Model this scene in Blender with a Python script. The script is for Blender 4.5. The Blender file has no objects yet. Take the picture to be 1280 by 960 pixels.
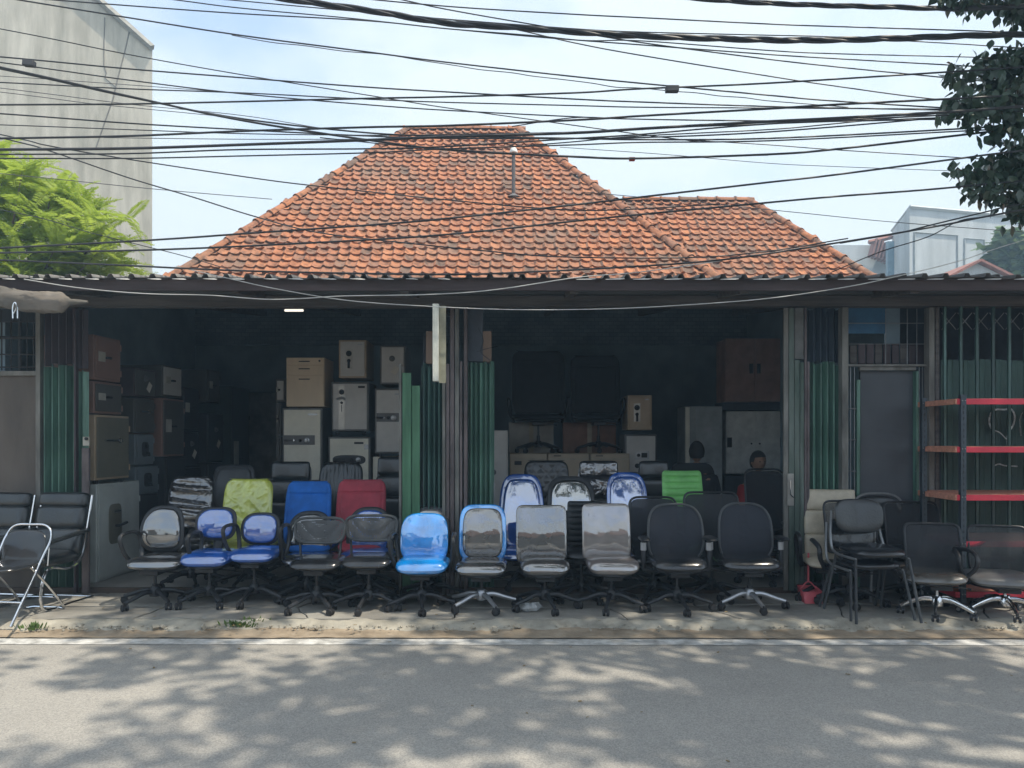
import bpy, math, random
from math import sin, cos, pi, radians
from mathutils import Vector, Matrix, noise as mnoise
random.seed(7)
SC = bpy.context.scene
COL = SC.collection
F = 924.0          # focal length in photo pixels; horizon at y=550, eye 1.5 m
EYE = 1.5

# ------------------------------------------------------------ camera
cam_d = bpy.data.cameras.new("camera"); cam = bpy.data.objects.new("camera", cam_d); COL.objects.link(cam)
cam.location = (0, 0, EYE); cam.rotation_euler = (pi/2, 0, 0)
cam_d.sensor_width = 36; cam_d.lens = 36*F/1280; cam_d.shift_y = 70/1280
cam_d.clip_start = 0.05; cam_d.clip_end = 5000
SC.camera = cam
# ------------------------------------------------------------ sun and sky
SUN = Vector((0.36, -0.20, 0.91)).normalized()
EL = math.asin(SUN.z); AZ = math.atan2(SUN.x, SUN.y)
W = bpy.data.worlds.new("World"); SC.world = W; W.use_nodes = True
nt = W.node_tree; nt.nodes.clear()
wo = nt.nodes.new('ShaderNodeOutputWorld'); bg = nt.nodes.new('ShaderNodeBackground')
sky = nt.nodes.new('ShaderNodeTexSky'); sky.sky_type = 'NISHITA'; sky.sun_disc = False
sky.sun_elevation = EL; sky.sun_rotation = AZ; sky.air_density = 1.0; sky.dust_density = 2.5
tc = nt.nodes.new('ShaderNodeTexCoord'); mp = nt.nodes.new('ShaderNodeMapping'); mp.inputs['Scale'].default_value = (1.0, 1.0, 2.2)
mp.inputs['Location'].default_value = (0.35, 0.0, 0.2)
n1 = nt.nodes.new('ShaderNodeTexNoise'); n1.inputs['Scale'].default_value = 2.6; n1.inputs['Detail'].default_value = 7; n1.inputs['Roughness'].default_value = 0.52
cr = nt.nodes.new('ShaderNodeValToRGB'); cr.color_ramp.elements[0].position = 0.38; cr.color_ramp.elements[1].position = 0.56
cr.color_ramp.elements[0].color = (0.28, 0.28, 0.28, 1); cr.color_ramp.elements[1].color = (1, 1, 1, 1)
mx = nt.nodes.new('ShaderNodeMix'); mx.data_type = 'RGBA'
mx.inputs['B'].default_value = (2.95, 3.22, 3.40, 1)
L = nt.links.new
L(tc.outputs['Generated'], mp.inputs['Vector']); L(mp.outputs[0], n1.inputs['Vector']); L(n1.outputs['Fac'], cr.inputs[0])
L(cr.outputs[0], mx.inputs['Factor']); L(sky.outputs[0], mx.inputs['A']); L(mx.outputs['Result'], bg.inputs['Color'])
bg.inputs['Strength'].default_value = 0.15; L(bg.outputs[0], wo.inputs[0])
sun_d = bpy.data.lights.new("sun", 'SUN'); sun_d.energy = 2.2; sun_d.angle = radians(0.6); sun_d.color = (1.0, 0.91, 0.76)
sun = bpy.data.objects.new("sun", sun_d); COL.objects.link(sun); sun.rotation_euler = (-SUN).to_track_quat('-Z', 'Y').to_euler()
SC.view_settings.view_transform = 'Standard'; SC.view_settings.look = 'None'; SC.view_settings.gamma = 1
SC.view_settings.use_curve_mapping = False; SC.view_settings.exposure = 1.25

# ------------------------------------------------------------ helpers
def P(px, py, D): return Vector(((px-640)*D/F, D, EYE-(py-550)*D/F))
def PX(px, D): return (px-640)*D/F
def PZ(py, D): return EYE-(py-550)*D/F

class MB:
    def __init__(s): s.v = []; s.f = []
    def add(s, vs, fs, M=None):
        b = len(s.v)
        s.v += [tuple(M @ Vector(p)) if M is not None else tuple(p) for p in vs]
        s.f += [tuple(i+b for i in f) for f in fs]
    def box(s, c, d, M=None, rz=0, rx=0, ry=0):
        x, y, z = d[0]/2, d[1]/2, d[2]/2
        R = Matrix.Translation(Vector(c)) @ Matrix.Rotation(rz, 4, 'Z') @ Matrix.Rotation(ry, 4, 'Y') @ Matrix.Rotation(rx, 4, 'X')
        if M is not None: R = M @ R
        s.add([(-x,-y,-z),(x,-y,-z),(x,y,-z),(-x,y,-z),(-x,-y,z),(x,-y,z),(x,y,z),(-x,y,z)],
              [(0,3,2,1),(4,5,6,7),(0,1,5,4),(1,2,6,5),(2,3,7,6),(3,0,4,7)], R)
        return s
    def bx(s, x0, x1, y0, y1, z0, z1): return s.box(((x0+x1)/2, (y0+y1)/2, (z0+z1)/2), (x1-x0, y1-y0, z1-z0))
    def tube(s, pts, r, seg=8, closed=False, flat=1.0, M=None):
        pts = [Vector(p) for p in pts]; n = len(pts)
        rr = r if hasattr(r, '__len__') else [r]*n
        vs = []; up = None
        for i, p in enumerate(pts):
            a = pts[(i-1) % n] if (closed or i > 0) else p; b = pts[(i+1) % n] if (closed or i < n-1) else p
            t = (b-a).normalized()
            if up is None:
                up = Vector((0,0,1)) if abs(t.z) < .9 else Vector((0,1,0))
            sd = t.cross(up)
            if sd.length < 1e-5: sd = t.cross(Vector((1,0,0)))
            sd.normalize(); up2 = sd.cross(t).normalized(); up = up2
            for k in range(seg):
                an = 2*pi*k/seg
                vs.append(p + sd*cos(an)*rr[i]*flat + up2*sin(an)*rr[i])
        fs = []
        for i in range(n if closed else n-1):
            j = (i+1) % n
            for k in range(seg):
                k2 = (k+1) % seg
                fs.append((i*seg+k, i*seg+k2, j*seg+k2, j*seg+k))
        if not closed:
            fs.append(tuple(range(seg-1, -1, -1))); fs.append(tuple((n-1)*seg+k for k in range(seg)))
        s.add(vs, fs, M); return s
    def lathe(s, prof, seg=16, M=None):      # prof: (r, z)
        vs = [(r*cos(2*pi*k/seg), r*sin(2*pi*k/seg), z) for r, z in prof for k in range(seg)]
        fs = [(i*seg+k, i*seg+(k+1) % seg, (i+1)*seg+(k+1) % seg, (i+1)*seg+k) for i in range(len(prof)-1) for k in range(seg)]
        fs.append(tuple(range(seg-1, -1, -1))); fs.append(tuple((len(prof)-1)*seg+k for k in range(seg)))
        s.add(vs, fs, M); return s
    def mesh(s, name, mat, smooth=True, ang=40):
        me = bpy.data.meshes.new(name); me.from_pydata(s.v, [], s.f); me.update()
        if mat: me.materials.append(mat)
        if smooth:
            me.shade_smooth(); me.set_sharp_from_angle(angle=radians(ang))
        return me

def link(o, parent=None):
    COL.objects.link(o)
    if parent is not None: o.parent = parent
    return o
def obj(name, mb, mat, parent=None, smooth=True, bevel=0, ang=40, loc=None, rot=None):
    me = mb.mesh(name, mat, smooth, ang) if isinstance(mb, MB) else mb
    o = bpy.data.objects.new(name, me)
    if loc is not None: o.location = loc
    if rot is not None: o.rotation_euler = rot
    if bevel:
        m = o.modifiers.new('bevel', 'BEVEL'); m.width = bevel; m.segments = 2; m.limit_method = 'ANGLE'; m.harden_normals = False
    return link(o, parent)
def tag(o, label=None, cat=None, group=None, kind=None):
    if label: o['label'] = label
    if cat: o['category'] = cat
    if group: o['group'] = group
    if kind: o['kind'] = kind
    return o
def thing(name, label, cat, loc=(0,0,0), rz=0, group=None):
    o = bpy.data.objects.new(name, None); o.empty_display_size = .1; COL.objects.link(o)
    o.location = loc; o.rotation_euler = (0, 0, rz)
    return tag(o, label, cat, group)
def catmull(pts, n=8):
    pts = [Vector(p) for p in pts]; out = []
    e = [pts[0]*2-pts[1]] + pts + [pts[-1]*2-pts[-2]]
    for i in range(1, len(e)-2):
        a, b, c, d = e[i-1], e[i], e[i+1], e[i+2]
        for k in range(n):
            t = k/n
            out.append(.5*((2*b)+(c-a)*t+(2*a-5*b+4*c-d)*t*t+(3*b-a-3*c+d)*t**3))
    out.append(pts[-1]); return out

# ------------------------------------------------------------ materials
def lc(c, k): return tuple(max(0, min(1, x*k)) for x in c[:3]) + (1,)
MC = {}
def mat(name, col, rough=.6, metal=0, var=.25, scale=6, bump=0, bscale=40, coat=0, cior=1.5, crough=.04, wrinkle=0, wscale=5,
        alpha=1, spec=.5, stretch=(1,1,1), col2=None, trans=0, holes=0, emit=0, orand=0):
    if name in MC: return MC[name]
    m = bpy.data.materials.new(name); m.use_nodes = True; t = m.node_tree; b = t.nodes['Principled BSDF']; lk = t.links.new
    tcn = t.nodes.new('ShaderNodeTexCoord'); mpn = t.nodes.new('ShaderNodeMapping'); mpn.inputs['Scale'].default_value = stretch
    lk(tcn.outputs['Object'], mpn.inputs[0])
    nz = t.nodes.new('ShaderNodeTexNoise'); nz.inputs['Scale'].default_value = scale; nz.inputs['Detail'].default_value = 6; nz.inputs['Roughness'].default_value = .6
    lk(mpn.outputs[0], nz.inputs['Vector'])
    rp = t.nodes.new('ShaderNodeValToRGB'); rp.color_ramp.elements[0].position = .3; rp.color_ramp.elements[1].position = .7
    rp.color_ramp.elements[0].color = lc(col, 1-var); rp.color_ramp.elements[1].color = lc(col2, 1) if col2 else lc(col, 1+var)
    lk(nz.outputs['Fac'], rp.inputs[0])
    if orand:
        oi = t.nodes.new('ShaderNodeObjectInfo'); mr = t.nodes.new('ShaderNodeMapRange'); mr.inputs['To Min'].default_value = 1-orand; mr.inputs['To Max'].default_value = 1+orand*.8
        hs = t.nodes.new('ShaderNodeHueSaturation'); lk(oi.outputs['Random'], mr.inputs[0]); lk(mr.outputs[0], hs.inputs['Value']); lk(rp.outputs[0], hs.inputs['Color']); lk(hs.outputs[0], b.inputs['Base Color'])
    else: lk(rp.outputs[0], b.inputs['Base Color'])
    b.inputs['Metallic'].default_value = metal; b.inputs['Roughness'].default_value = rough
    b.inputs['Specular IOR Level'].default_value = spec
    if bump:
        bn = t.nodes.new('ShaderNodeTexNoise'); bn.inputs['Scale'].default_value = bscale; bn.inputs['Detail'].default_value = 4
        lk(mpn.outputs[0], bn.inputs['Vector'])
        bu = t.nodes.new('ShaderNodeBump'); bu.inputs['Strength'].default_value = bump; bu.inputs['Distance'].default_value = .01
        lk(bn.outputs['Fac'], bu.inputs['Height']); lk(bu.outputs[0], b.inputs['Normal'])
    if coat:
        b.inputs['Coat Weight'].default_value = coat; b.inputs['Coat IOR'].default_value = cior; b.inputs['Coat Roughness'].default_value = crough
        if wrinkle:
            wn = t.nodes.new('ShaderNodeTexNoise'); wn.inputs['Scale'].default_value = wscale; wn.inputs['Detail'].default_value = 2; wn.inputs['Distortion'].default_value = .8
            lk(tcn.outputs['Object'], wn.inputs['Vector'])
            wb = t.nodes.new('ShaderNodeBump'); wb.inputs['Strength'].default_value = wrinkle; wb.inputs['Distance'].default_value = .03
            lk(wn.outputs['Fac'], wb.inputs['Height']); lk(wb.outputs[0], b.inputs['Coat Normal'])
    if holes:      # perforated net: regular holes through the sheet
        out = t.nodes['Material Output']; tr = t.nodes.new('ShaderNodeBsdfTransparent'); ms = t.nodes.new('ShaderNodeMixShader')
        vo = t.nodes.new('ShaderNodeTexVoronoi'); vo.inputs['Scale'].default_value = holes; vo.inputs['Randomness'].default_value = .15
        lk(mpn.outputs[0], vo.inputs['Vector'])
        mt = t.nodes.new('ShaderNodeMath'); mt.operation = 'GREATER_THAN'; mt.inputs[1].default_value = .32; lk(vo.outputs['Distance'], mt.inputs[0])
        lk(mt.outputs[0], ms.inputs[0]); lk(tr.outputs[0], ms.inputs[1]); lk(b.outputs[0], ms.inputs[2]); lk(ms.outputs[0], out.inputs[0])
    elif alpha < 1:
        b.inputs['Alpha'].default_value = alpha
    if trans:
        out = t.nodes['Material Output']; tl = t.nodes.new('ShaderNodeBsdfTranslucent'); ms = t.nodes.new('ShaderNodeMixShader'); ms.inputs[0].default_value = trans
        lk(rp.outputs[0], tl.inputs[0]); lk(b.outputs[0], ms.inputs[1]); lk(tl.outputs[0], ms.inputs[2]); lk(ms.outputs[0], out.inputs[0])
    if emit:
        b.inputs['Emission Color'].default_value = (1, .93, .8, 1); b.inputs['Emission Strength'].default_value = emit
    MC[name] = m; return m

PLA = mat('black_plastic', (.022,.024,.028), .42, bump=.15, bscale=300)
PLG = mat('grey_plastic', (.06,.065,.07), .45)
FAB = mat('black_fabric', (.018,.020,.024), .8, bump=.4, bscale=400)
LEA = mat('black_leather', (.016,.019,.022), .32, bump=.25, bscale=60, coat=.3, crough=.15, spec=.6)
VIN = mat('black_vinyl', (.018,.02,.024), .25, bump=.12, bscale=25, coat=.5, crough=.1)
CHR = mat('chrome', (.75,.76,.78), .12, 1, var=.08)
SIL = mat('silver_paint', (.42,.43,.45), .32, .7, var=.08)
STL = mat('worn_steel', (.25,.26,.27), .45, .6)
NET = mat('chair_mesh', (.02,.022,.027), .6, alpha=.80, bump=.3, bscale=500)
NET2 = mat('chair_mesh_thin', (.05,.052,.055), .6, alpha=.55)
NETB = mat('chair_mesh_blue_black', (.016,.02,.032), .6, alpha=.80)
NETH = mat('perforated_net', (.075,.078,.082), .6, holes=58)
FW = dict(coat=1, cior=2.8, crough=.03)
WBK = mat('black_under_film', (.03,.032,.036), .35, wrinkle=.25, wscale=3.5, **FW)
WGR = mat('dark_grey_under_film', (.06,.058,.058), .35, wrinkle=.2, wscale=3, **FW)
WTA = mat('taupe_under_film', (.19,.165,.155), .35, wrinkle=.2, wscale=3, **FW)
WBL = mat('blue_under_film', (.01,.10,.45), .35, wrinkle=.35, wscale=4, **FW)
WAZ = mat('azure_under_film', (.0,.26,.75), .35, wrinkle=.3, wscale=5, **FW)
FW2 = dict(coat=1, cior=4.2, crough=.03)
WPB = mat('pale_reflecting_blue_film', (.01,.10,.45), .3, wrinkle=.10, wscale=3, **FW2)
WPK = mat('pale_reflecting_black_film', (.03,.032,.036), .3, wrinkle=.10, wscale=3, **FW2)
WWR = mat('crumpled_black_film', (.02,.02,.024), .3, coat=1, cior=2.2, crough=.05, wrinkle=.8, wscale=9)
WYE = mat('lime_yellow_under_film', (.52,.58,.10), .45, coat=1, cior=1.8, crough=.1, wrinkle=1, wscale=6, bump=1.0, bscale=7, stretch=(1,1,.6))
BLU = mat('blue_fabric', (.008,.13,.50), .75, bump=.3, bscale=300)
RED = mat('red_fabric', (.38,.045,.07), .7, bump=.3, bscale=300)
GRN = mat('green_vinyl', (.18,.50,.14), .45)
CRM = mat('cream_leather', (.48,.42,.32), .4, bump=.2, bscale=40, coat=.2, crough=.2)
RUB = mat('rubber', (.02,.02,.022), .7)

# ------------------------------------------------------------ chair parts
RINGS = [0, .3, .55, .75, .87, .94, .98, 1.0]
def sup(a, n):
    c, s_ = cos(a), sin(a)
    return (math.copysign(abs(c)**(2/n), c), math.copysign(abs(s_)**(2/n), s_))
def bend(x, y, z, w, h, cx, lz):
    u = x/(w/2); v = z/h
    return (x, y - cx*u*u - lz*sin(pi*min(1, v*1.15)) , z)
def cushion(w, h, t, n=4, taper=0, cx=0, lz=0, disp=None, seg=44):
    mb = MB(); vs = []; fs = []
    for side in (-1, 1):
        for s in RINGS:
            for k in range(seg):
                a = 2*pi*k/seg; ex, ez = sup(a, n)
                z = h/2 + h/2*ez*s; x = w/2*ex*s*(1+taper*(z/h-.5))
                y = side*t/2*(1-s**5)**.5
                if disp and side < 0: y -= disp(x, z)*(1-s**6)
                vs.append(bend(x, y, z, w, h, cx, lz))
    R = len(RINGS)
    for sd in (0, 1):
        b = sd*R*seg
        for i in range(R-1):
            for k in range(seg):
                k2 = (k+1) % seg; q = (b+i*seg+k, b+i*seg+k2, b+(i+1)*seg+k2, b+(i+1)*seg+k)
                fs.append(q if sd == 0 else q[::-1])
    mb.add(vs, fs); return mb
def gpanel(w, h, t, n=8, taper=0, cx=0, lz=0, disp=None, nv=40, nu=16, edge=.12):
    mb = MB(); vs = []; fs = []
    for side in (-1, 1):
        for j in range(nv+1):
            v = j/nv; q = 1-2*v; vv = .5-.5*math.copysign(abs(q)**.9, q)
            hw = w/2*max(.0, 1-abs(2*vv-1)**n)**(1/n)
            if j in (0, nv): hw = w/2*.86
            for i in range(nu+1):
                u = -1+2*i/nu; u = math.copysign(abs(u)**.8, u)
                z = h*vv; x = hw*u*(1+taper*(vv-.5))
                e = (1-abs(u)**6)*(1-abs(2*vv-1)**18)
                y = side*t/2*max(0, e)**.5
                if disp and side < 0: y -= disp(x, z)*e
                vs.append(bend(x, y, z, w, h, cx, lz))
    S = (nv+1)*(nu+1)
    for sd in (0, 1):
        for j in range(nv):
            for i in range(nu):
                q = (sd*S+j*(nu+1)+i, sd*S+j*(nu+1)+i+1, sd*S+(j+1)*(nu+1)+i+1, sd*S+(j+1)*(nu+1)+i)
                fs.append(q if sd == 0 else q[::-1])
    mb.add(vs, fs); return mb
def outline(w, h, n, taper=0, cx=0, lz=0, seg=40, y=0):
    o = []
    for k in range(seg):
        ex, ez = sup(2*pi*k/seg, n); z = h/2+h/2*ez; x = w/2*ex*(1+taper*(z/h-.5)); o.append(bend(x, y, z, w, h, cx, lz))
    return o
BASEM = {}
def base_meshes(kind, R):
    key = (kind, round(R, 2))
    if key in BASEM: return BASEM[key]
    m = {'black': PLA, 'grey': PLG, 'silver': SIL, 'chrome': CHR}[kind]
    leg = MB(); hz = .115 if kind != 'chrome' else .13
    leg.tube(catmull([(.02,0,hz), (R*.35,0,hz+.005), (R*.7,0,hz-.025), (R,0,.066)], 4), [.024-.0007*i for i in range(13)], 8, flat=.9 if kind != 'chrome' else .7)
    hub = MB().lathe([(.045,.075),(.048,.09),(.045,.14),(.032,.16)], 16)
    cas = MB()
    for sx in (-1, 1):
        cas.lathe([(.012,-.011),(.026,-.010),(.029,-.004),(.029,.006),(.02,.011)], 14, Matrix.Translation((.0,.017*sx,.029)) @ Matrix.Rotation(pi/2, 4, 'X'))
    cas.tube([(0,0,.03),(0,0,.075)], .008, 6); cas.box((.0,0,.045), (.05,.016,.025))
    BASEM[key] = (leg.mesh('base_leg', m), hub.mesh('hub', m), cas.mesh('caster', RUB if kind != 'chrome' else PLA), m)
    return BASEM[key]
cap_mesh = MB().lathe([(.0,-.030),(.016,-.029),(.016,.029),(.0,.030)], 14, Matrix.Translation((0,0,.029)) @ Matrix.Rotation(pi/2, 4, 'X')).mesh('wheel_cap', CHR)
SP = "swivel office chairs for sale outside and inside the shops"
def office_chair(label, cx, D, back, seat, bs='pad', bm=FAB, sm=None, n=4, base='black', arms=None, yaw=0, taper=0, R=.29, fm=PLA,
                 rim=None, spin=None, t=None, wrapx=.03, zf=None, frame_r=.011, lz=.02, lean=.14):
    if zf is None: zf = .08 if D < 6.85 else .12
    sm = sm or bm
    root = thing('office_chair', label, 'chair', (PX(cx, D), D, zf), radians(yaw), SP)
    lm, hm, cm, basem = base_meshes(base, R)
    spin = random.uniform(0, 72) if spin is None else spin
    for k in range(5):
        a = radians(spin+72*k)
        o = obj('base_leg', lm, None, root); o.rotation_euler = (0,0,a)
        c = obj('caster', cm, None, root); c.location = (cos(a)*R, sin(a)*R, 0); c.rotation_euler = (0,0,random.uniform(0,6.28))
        if base == 'chrome': obj('wheel_cap', cap_mesh, None, c)
    obj('hub', hm, None, root)
    # seat
    Df = D-.21; X0 = PX(cx, D)
    sz_t = PZ(seat[2], Df)-zf; sz_b = PZ(seat[3], Df)-zf
    sw = (seat[1]-seat[0])*(Df+.08)/F; sx = PX((seat[0]+seat[1])/2, Df+.08)-X0
    th = max(.05, sz_t-sz_b); sd = .44
    sc = cushion(sw, sd, th, 4.6, 0, 0, 0)
    M = Matrix.Translation((sx, -.23, sz_b+th/2+.01)) @ Matrix.Rotation(-pi/2, 4, 'X') @ Matrix.Scale(-1, 4, (0,1,0))
    mb = MB(); mb.v = [tuple(M @ Vector(v)) for v in sc.v]
    mb.v = [(x, y, z - .9*max(0, -y-.12)**1.6) for x, y, z in mb.v]; mb.f = [f for f in sc.f]
    obj('seat', mb, sm, root)
    sh = MB().lathe([(.0,.0),(.9,0),(1,.3),(.96,1)], 28, Matrix.Translation((sx,-.01,sz_b-.012)) @ Matrix.Diagonal((sw*.44,.19,.03,1)))
    obj('seat_shell', sh, PLA, root)
    # column and mechanism
    obj('gas_column', MB().tube([(0,0,.1),(0,0,sz_b*.55)], .024, 12).tube([(0,0,sz_b*.55),(0,0,sz_b-.02)], .013, 10), basem if base == 'chrome' else PLA, root)
    me = MB().box((0,-.01,sz_b-.035), (.16,.22,.04)); obj('mechanism', me, PLA, root, bevel=.006)
    obj('lever', MB().tube([(.06,0,sz_b-.04),(.2,-.02,sz_b-.045),(.24,-.03,sz_b-.05)], [.005,.005,.009], 6), PLA, root)
    # back
    Db = D+.20; bw = (back[1]-back[0])*Db/F; zt = PZ(back[2], Db)-zf; zb = PZ(back[3], Db)-zf; bh = zt-zb
    bx_ = PX((back[0]+back[1])/2, Db)-X0
    BM = Matrix.Translation((bx_, .17, zb)) @ Matrix.Rotation(-lean, 4, 'X')
    def put(name, mb, m, par=root, dy=0, **k):
        mb.v = [tuple(BM @ (Vector(v)+Vector((0,dy,0)))) for v in mb.v]; return obj(name, mb, m, par, **k)
    tt = t or .065
    if bs == 'pad' and bm in (WYE, WWR, BLU, RED, FAB):
        if bm == WYE: dsp = lambda x, z: .022*(1-abs(mnoise.noise(Vector((x*7+z*5, z*4-x*3, 1.5)))))**4+.008*(1-abs(mnoise.noise(Vector((x*16-z*9, z*12, 4)))))**5
        elif bm == WWR: dsp = lambda x, z: .03*(1-abs(mnoise.noise(Vector((x*2.2, z*17+x*2, 1.5)))))**3
        else: dsp = lambda x, z: -.012*math.exp(-((z-bh*.80)/.009)**2)-.010*math.exp(-((abs(x)-bw*.42)/.008)**2)+.004*mnoise.noise(Vector((x*6, z*6, bw*50)))
        put('backrest', gpanel(bw, bh, tt, n, taper, wrapx, lz, dsp, 84, 40), bm)
        put('back_shell', cushion(bw*.93, bh*.93, .03, n, taper, wrapx, lz), PLA, dy=tt*.45)
    elif bs == 'pad':
        put('backrest', cushion(bw, bh, tt, n, taper, wrapx, lz), bm)
        put('back_shell', cushion(bw*.93, bh*.93, .03, n, taper, wrapx, lz), PLA, dy=tt*.45)
    elif bs == 'rim':
        put('back_rim', cushion(bw, bh, tt*.8, n, taper, wrapx, lz), rim or PLA, dy=.018)
        iw, ih = bw*.84, bh*.86
        c = cushion(iw, ih, tt, n, taper, wrapx*.7, lz); c.v = [(x, y, z+bh*.07) for x, y, z in c.v]
        put('backrest', c, bm, dy=-.008)
    elif bs == 'mesh':
        put('back_mesh', cushion(bw*.97, bh*.97, .006, n, taper, wrapx, lz), bm)
        put('back_frame', MB().tube(outline(bw, bh, n, taper, wrapx, lz), frame_r, 8, True), rim or PLA)
        put('lumbar_pad', MB().tube([(-bw*.3,-.005,bh*.3),(0,.008,bh*.28),(bw*.3,-.005,bh*.3)], [.018,.026,.018], 8), PLA, dy=.02)
    elif bs == 'net':
        put('back_net', cushion(bw*.96, bh*.92, .008, n, taper, wrapx, 0), bm)
        put('back_frame', MB().tube(outline(bw, bh, n, taper, wrapx, 0), .013, 8, True), PLG)
        for s_ in (-1, 1):
            put('back_bracket', MB().tube([(s_*bw*.42,.01,.02),(s_*bw*.40,.01,-.10),(s_*bw*.34,-.03,-(zb-sz_b)-.0)], .011, 8), PLA)
    elif bs == 'ribs':
        nr = 9; put('backrest', gpanel(bw, bh, .03, 14, taper, wrapx, lz, lambda x, z: .02*abs(sin(pi*nr*z/bh))**.5, 72), bm)
    elif bs == 'pleats':
        put('backrest', gpanel(bw, bh, tt, n, taper, wrapx, lz, lambda x, z: .012*abs(sin(pi*11*(x/bw+.5)))**.5, 30, 66), bm)
    elif bs == 'quilt':
        put('backrest', gpanel(bw, bh, tt, n, taper, wrapx, lz, lambda x, z: .009*(abs(sin((x+z)*pi/.12))*abs(sin((x-z)*pi/.12)))**.5, 70, 50), bm)
    elif bs == 'seg':
        zs = [0, .36, .70, 1.0]
        for i in range(3):
            c = cushion(bw*(1 if i < 2 else .92), bh*(zs[i+1]-zs[i])*1.03, tt*1.3, n, 0, wrapx, 0); dz = bh*zs[i]
            c.v = [(x, y, z+dz) for x, y, z in c.v]; put('back_cushion', c, bm)
        put('back_shell', cushion(bw*.97, bh*.97, .03, n, 0, wrapx, 0), bm, dy=tt*.5)
    if bs != 'net':
        put('back_bracket', MB().tube([(0,.03,bh*.45),(0,.045,.0),(0,.02,-(zb-sz_b)-.0),(0,-.1,-(zb-sz_b)-.03)], [.02,.024,.022,.02], 8, flat=1.8), PLA)
    # arms
    hw = sw/2+.035
    if arms == 'loop':
        for s_ in (-1, 1):
            pts = catmull([(sx+s_*hw*.85,.03,sz_b-.01),(sx+s_*hw,-.1,sz_t+.02),(sx+s_*(hw+.01),-.16,sz_t+.17),(sx+s_*(hw+.01),-.02,sz_t+.2),(sx+s_*hw,.13,sz_t+.17),(sx+s_*hw*.95,.16,sz_t+.02),(sx+s_*hw*.85,.08,sz_b-.01)], 5)
            obj('armrest', MB().tube(pts, .015, 8, flat=1.25), PLA, root)
    elif arms == 'steel':
        for s_ in (-1, 1):
            pts = catmull([(sx+s_*hw*.7,-.1,sz_b-.01),(sx+s_*hw,-.14,sz_b+.02),(sx+s_*hw,-.16,sz_t+.16),(sx+s_*hw,-.1,sz_t+.19),(sx+s_*hw,.15,sz_t+.18)], 4)
            a_ = obj('armrest', MB().tube(pts, .01, 8), STL, root)
            obj('arm_pad', cushion(.045, .26, .022, 3), PLA, a_, loc=(sx+s_*hw,.14,sz_t+.2), rot=(pi/2,0,0))
    elif arms == 'tee':
        for s_ in (-1, 1):
            x = sx+s_*(hw+.012)
            a_ = obj('armrest', MB().tube(catmull([(sx+s_*hw*.6,0,sz_b-.015),(x-s_*.01,-.0,sz_b),(x,-.0,sz_b+.05),(x,0,sz_t+.13)], 4), .019, 8, flat=1.2), PLA, root)
            obj('arm_sleeve', MB().tube([(x,-.002,sz_t+.055),(x,-.002,sz_t+.12)], .0225, 10, flat=1.15), SIL, a_)
            p_ = cushion(.085, .25, .03, 3.2); obj('arm_pad', p_, PLA, a_, loc=(x,.1,sz_t+.155), rot=(pi/2,0,0))
    elif arms == 'curve':
        for s_ in (-1, 1):
            pts = catmull([(sx+s_*hw*.75,-.02,sz_b),(sx+s_*(hw+.02),-.12,sz_t+.04),(sx+s_*(hw+.03),-.12,sz_t+.13),(sx+s_*(hw+.02),.02,sz_t+.17),(sx+s_*hw*.9,.17,sz_t+.16)], 5)
            obj('armrest', MB().tube(pts, [.016]*len(pts), 8, flat=1.3), PLA, root)
    return root

# ============================================================ GROUND
def road_material():
    m = bpy.data.materials.new('asphalt'); m.use_nodes = True; t = m.node_tree; b = t.nodes['Principled BSDF']; lk = t.links.new
    tcn = t.nodes.new('ShaderNodeTexCoord')
    def nz(s, d=4, r=.6):
        q = t.nodes.new('ShaderNodeTexNoise'); q.inputs['Scale'].default_value = s; q.inputs['Detail'].default_value = d; q.inputs['Roughness'].default_value = r
        lk(tcn.outputs['Object'], q.inputs['Vector']); return q
    a = nz(.55, 8, .7); v = t.nodes.new('ShaderNodeTexVoronoi'); v.inputs['Scale'].default_value = 150; lk(tcn.outputs['Object'], v.inputs['Vector'])
    r1 = t.nodes.new('ShaderNodeValToRGB'); r1.color_ramp.elements[0].position = .3; r1.color_ramp.elements[1].position = .72
    r1.color_ramp.elements[0].color = (.27,.26,.24,1); r1.color_ramp.elements[1].color = (.36,.345,.315,1); lk(a.outputs['Fac'], r1.inputs[0])
    r2 = t.nodes.new('ShaderNodeValToRGB'); r2.color_ramp.elements[0].color = (.66,.66,.67,1); r2.color_ramp.elements[1].color = (1.4,1.37,1.33,1)
    lk(v.outputs['Color'], r2.inputs[0])
    mu = t.nodes.new('ShaderNodeMix'); mu.data_type = 'RGBA'; mu.blend_type = 'MULTIPLY'; mu.inputs['Factor'].default_value = .8
    lk(r1.outputs[0], mu.inputs['A']); lk(r2.outputs[0], mu.inputs['B']); lk(mu.outputs['Result'], b.inputs['Base Color'])
    b.inputs['Roughness'].default_value = .85
    bu = t.nodes.new('ShaderNodeBump'); bu.inputs['Strength'].default_value = .6; bu.inputs['Distance'].default_value = .002
    lk(v.outputs['Distance'], bu.inputs['Height']); lk(bu.outputs[0], b.inputs['Normal'])
    return m
DIRT = mat('ground_dirt', (.16,.14,.11), .95, scale=1.5, bump=.5, bscale=12)
obj('ground', MB().bx(-600, 600, -600, 600, -.06, -.02), DIRT)['kind'] = 'structure'
obj('road', MB().bx(-60, 60, -3.2, 5.9, -.03, 0), road_material())['kind'] = 'structure'
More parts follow.
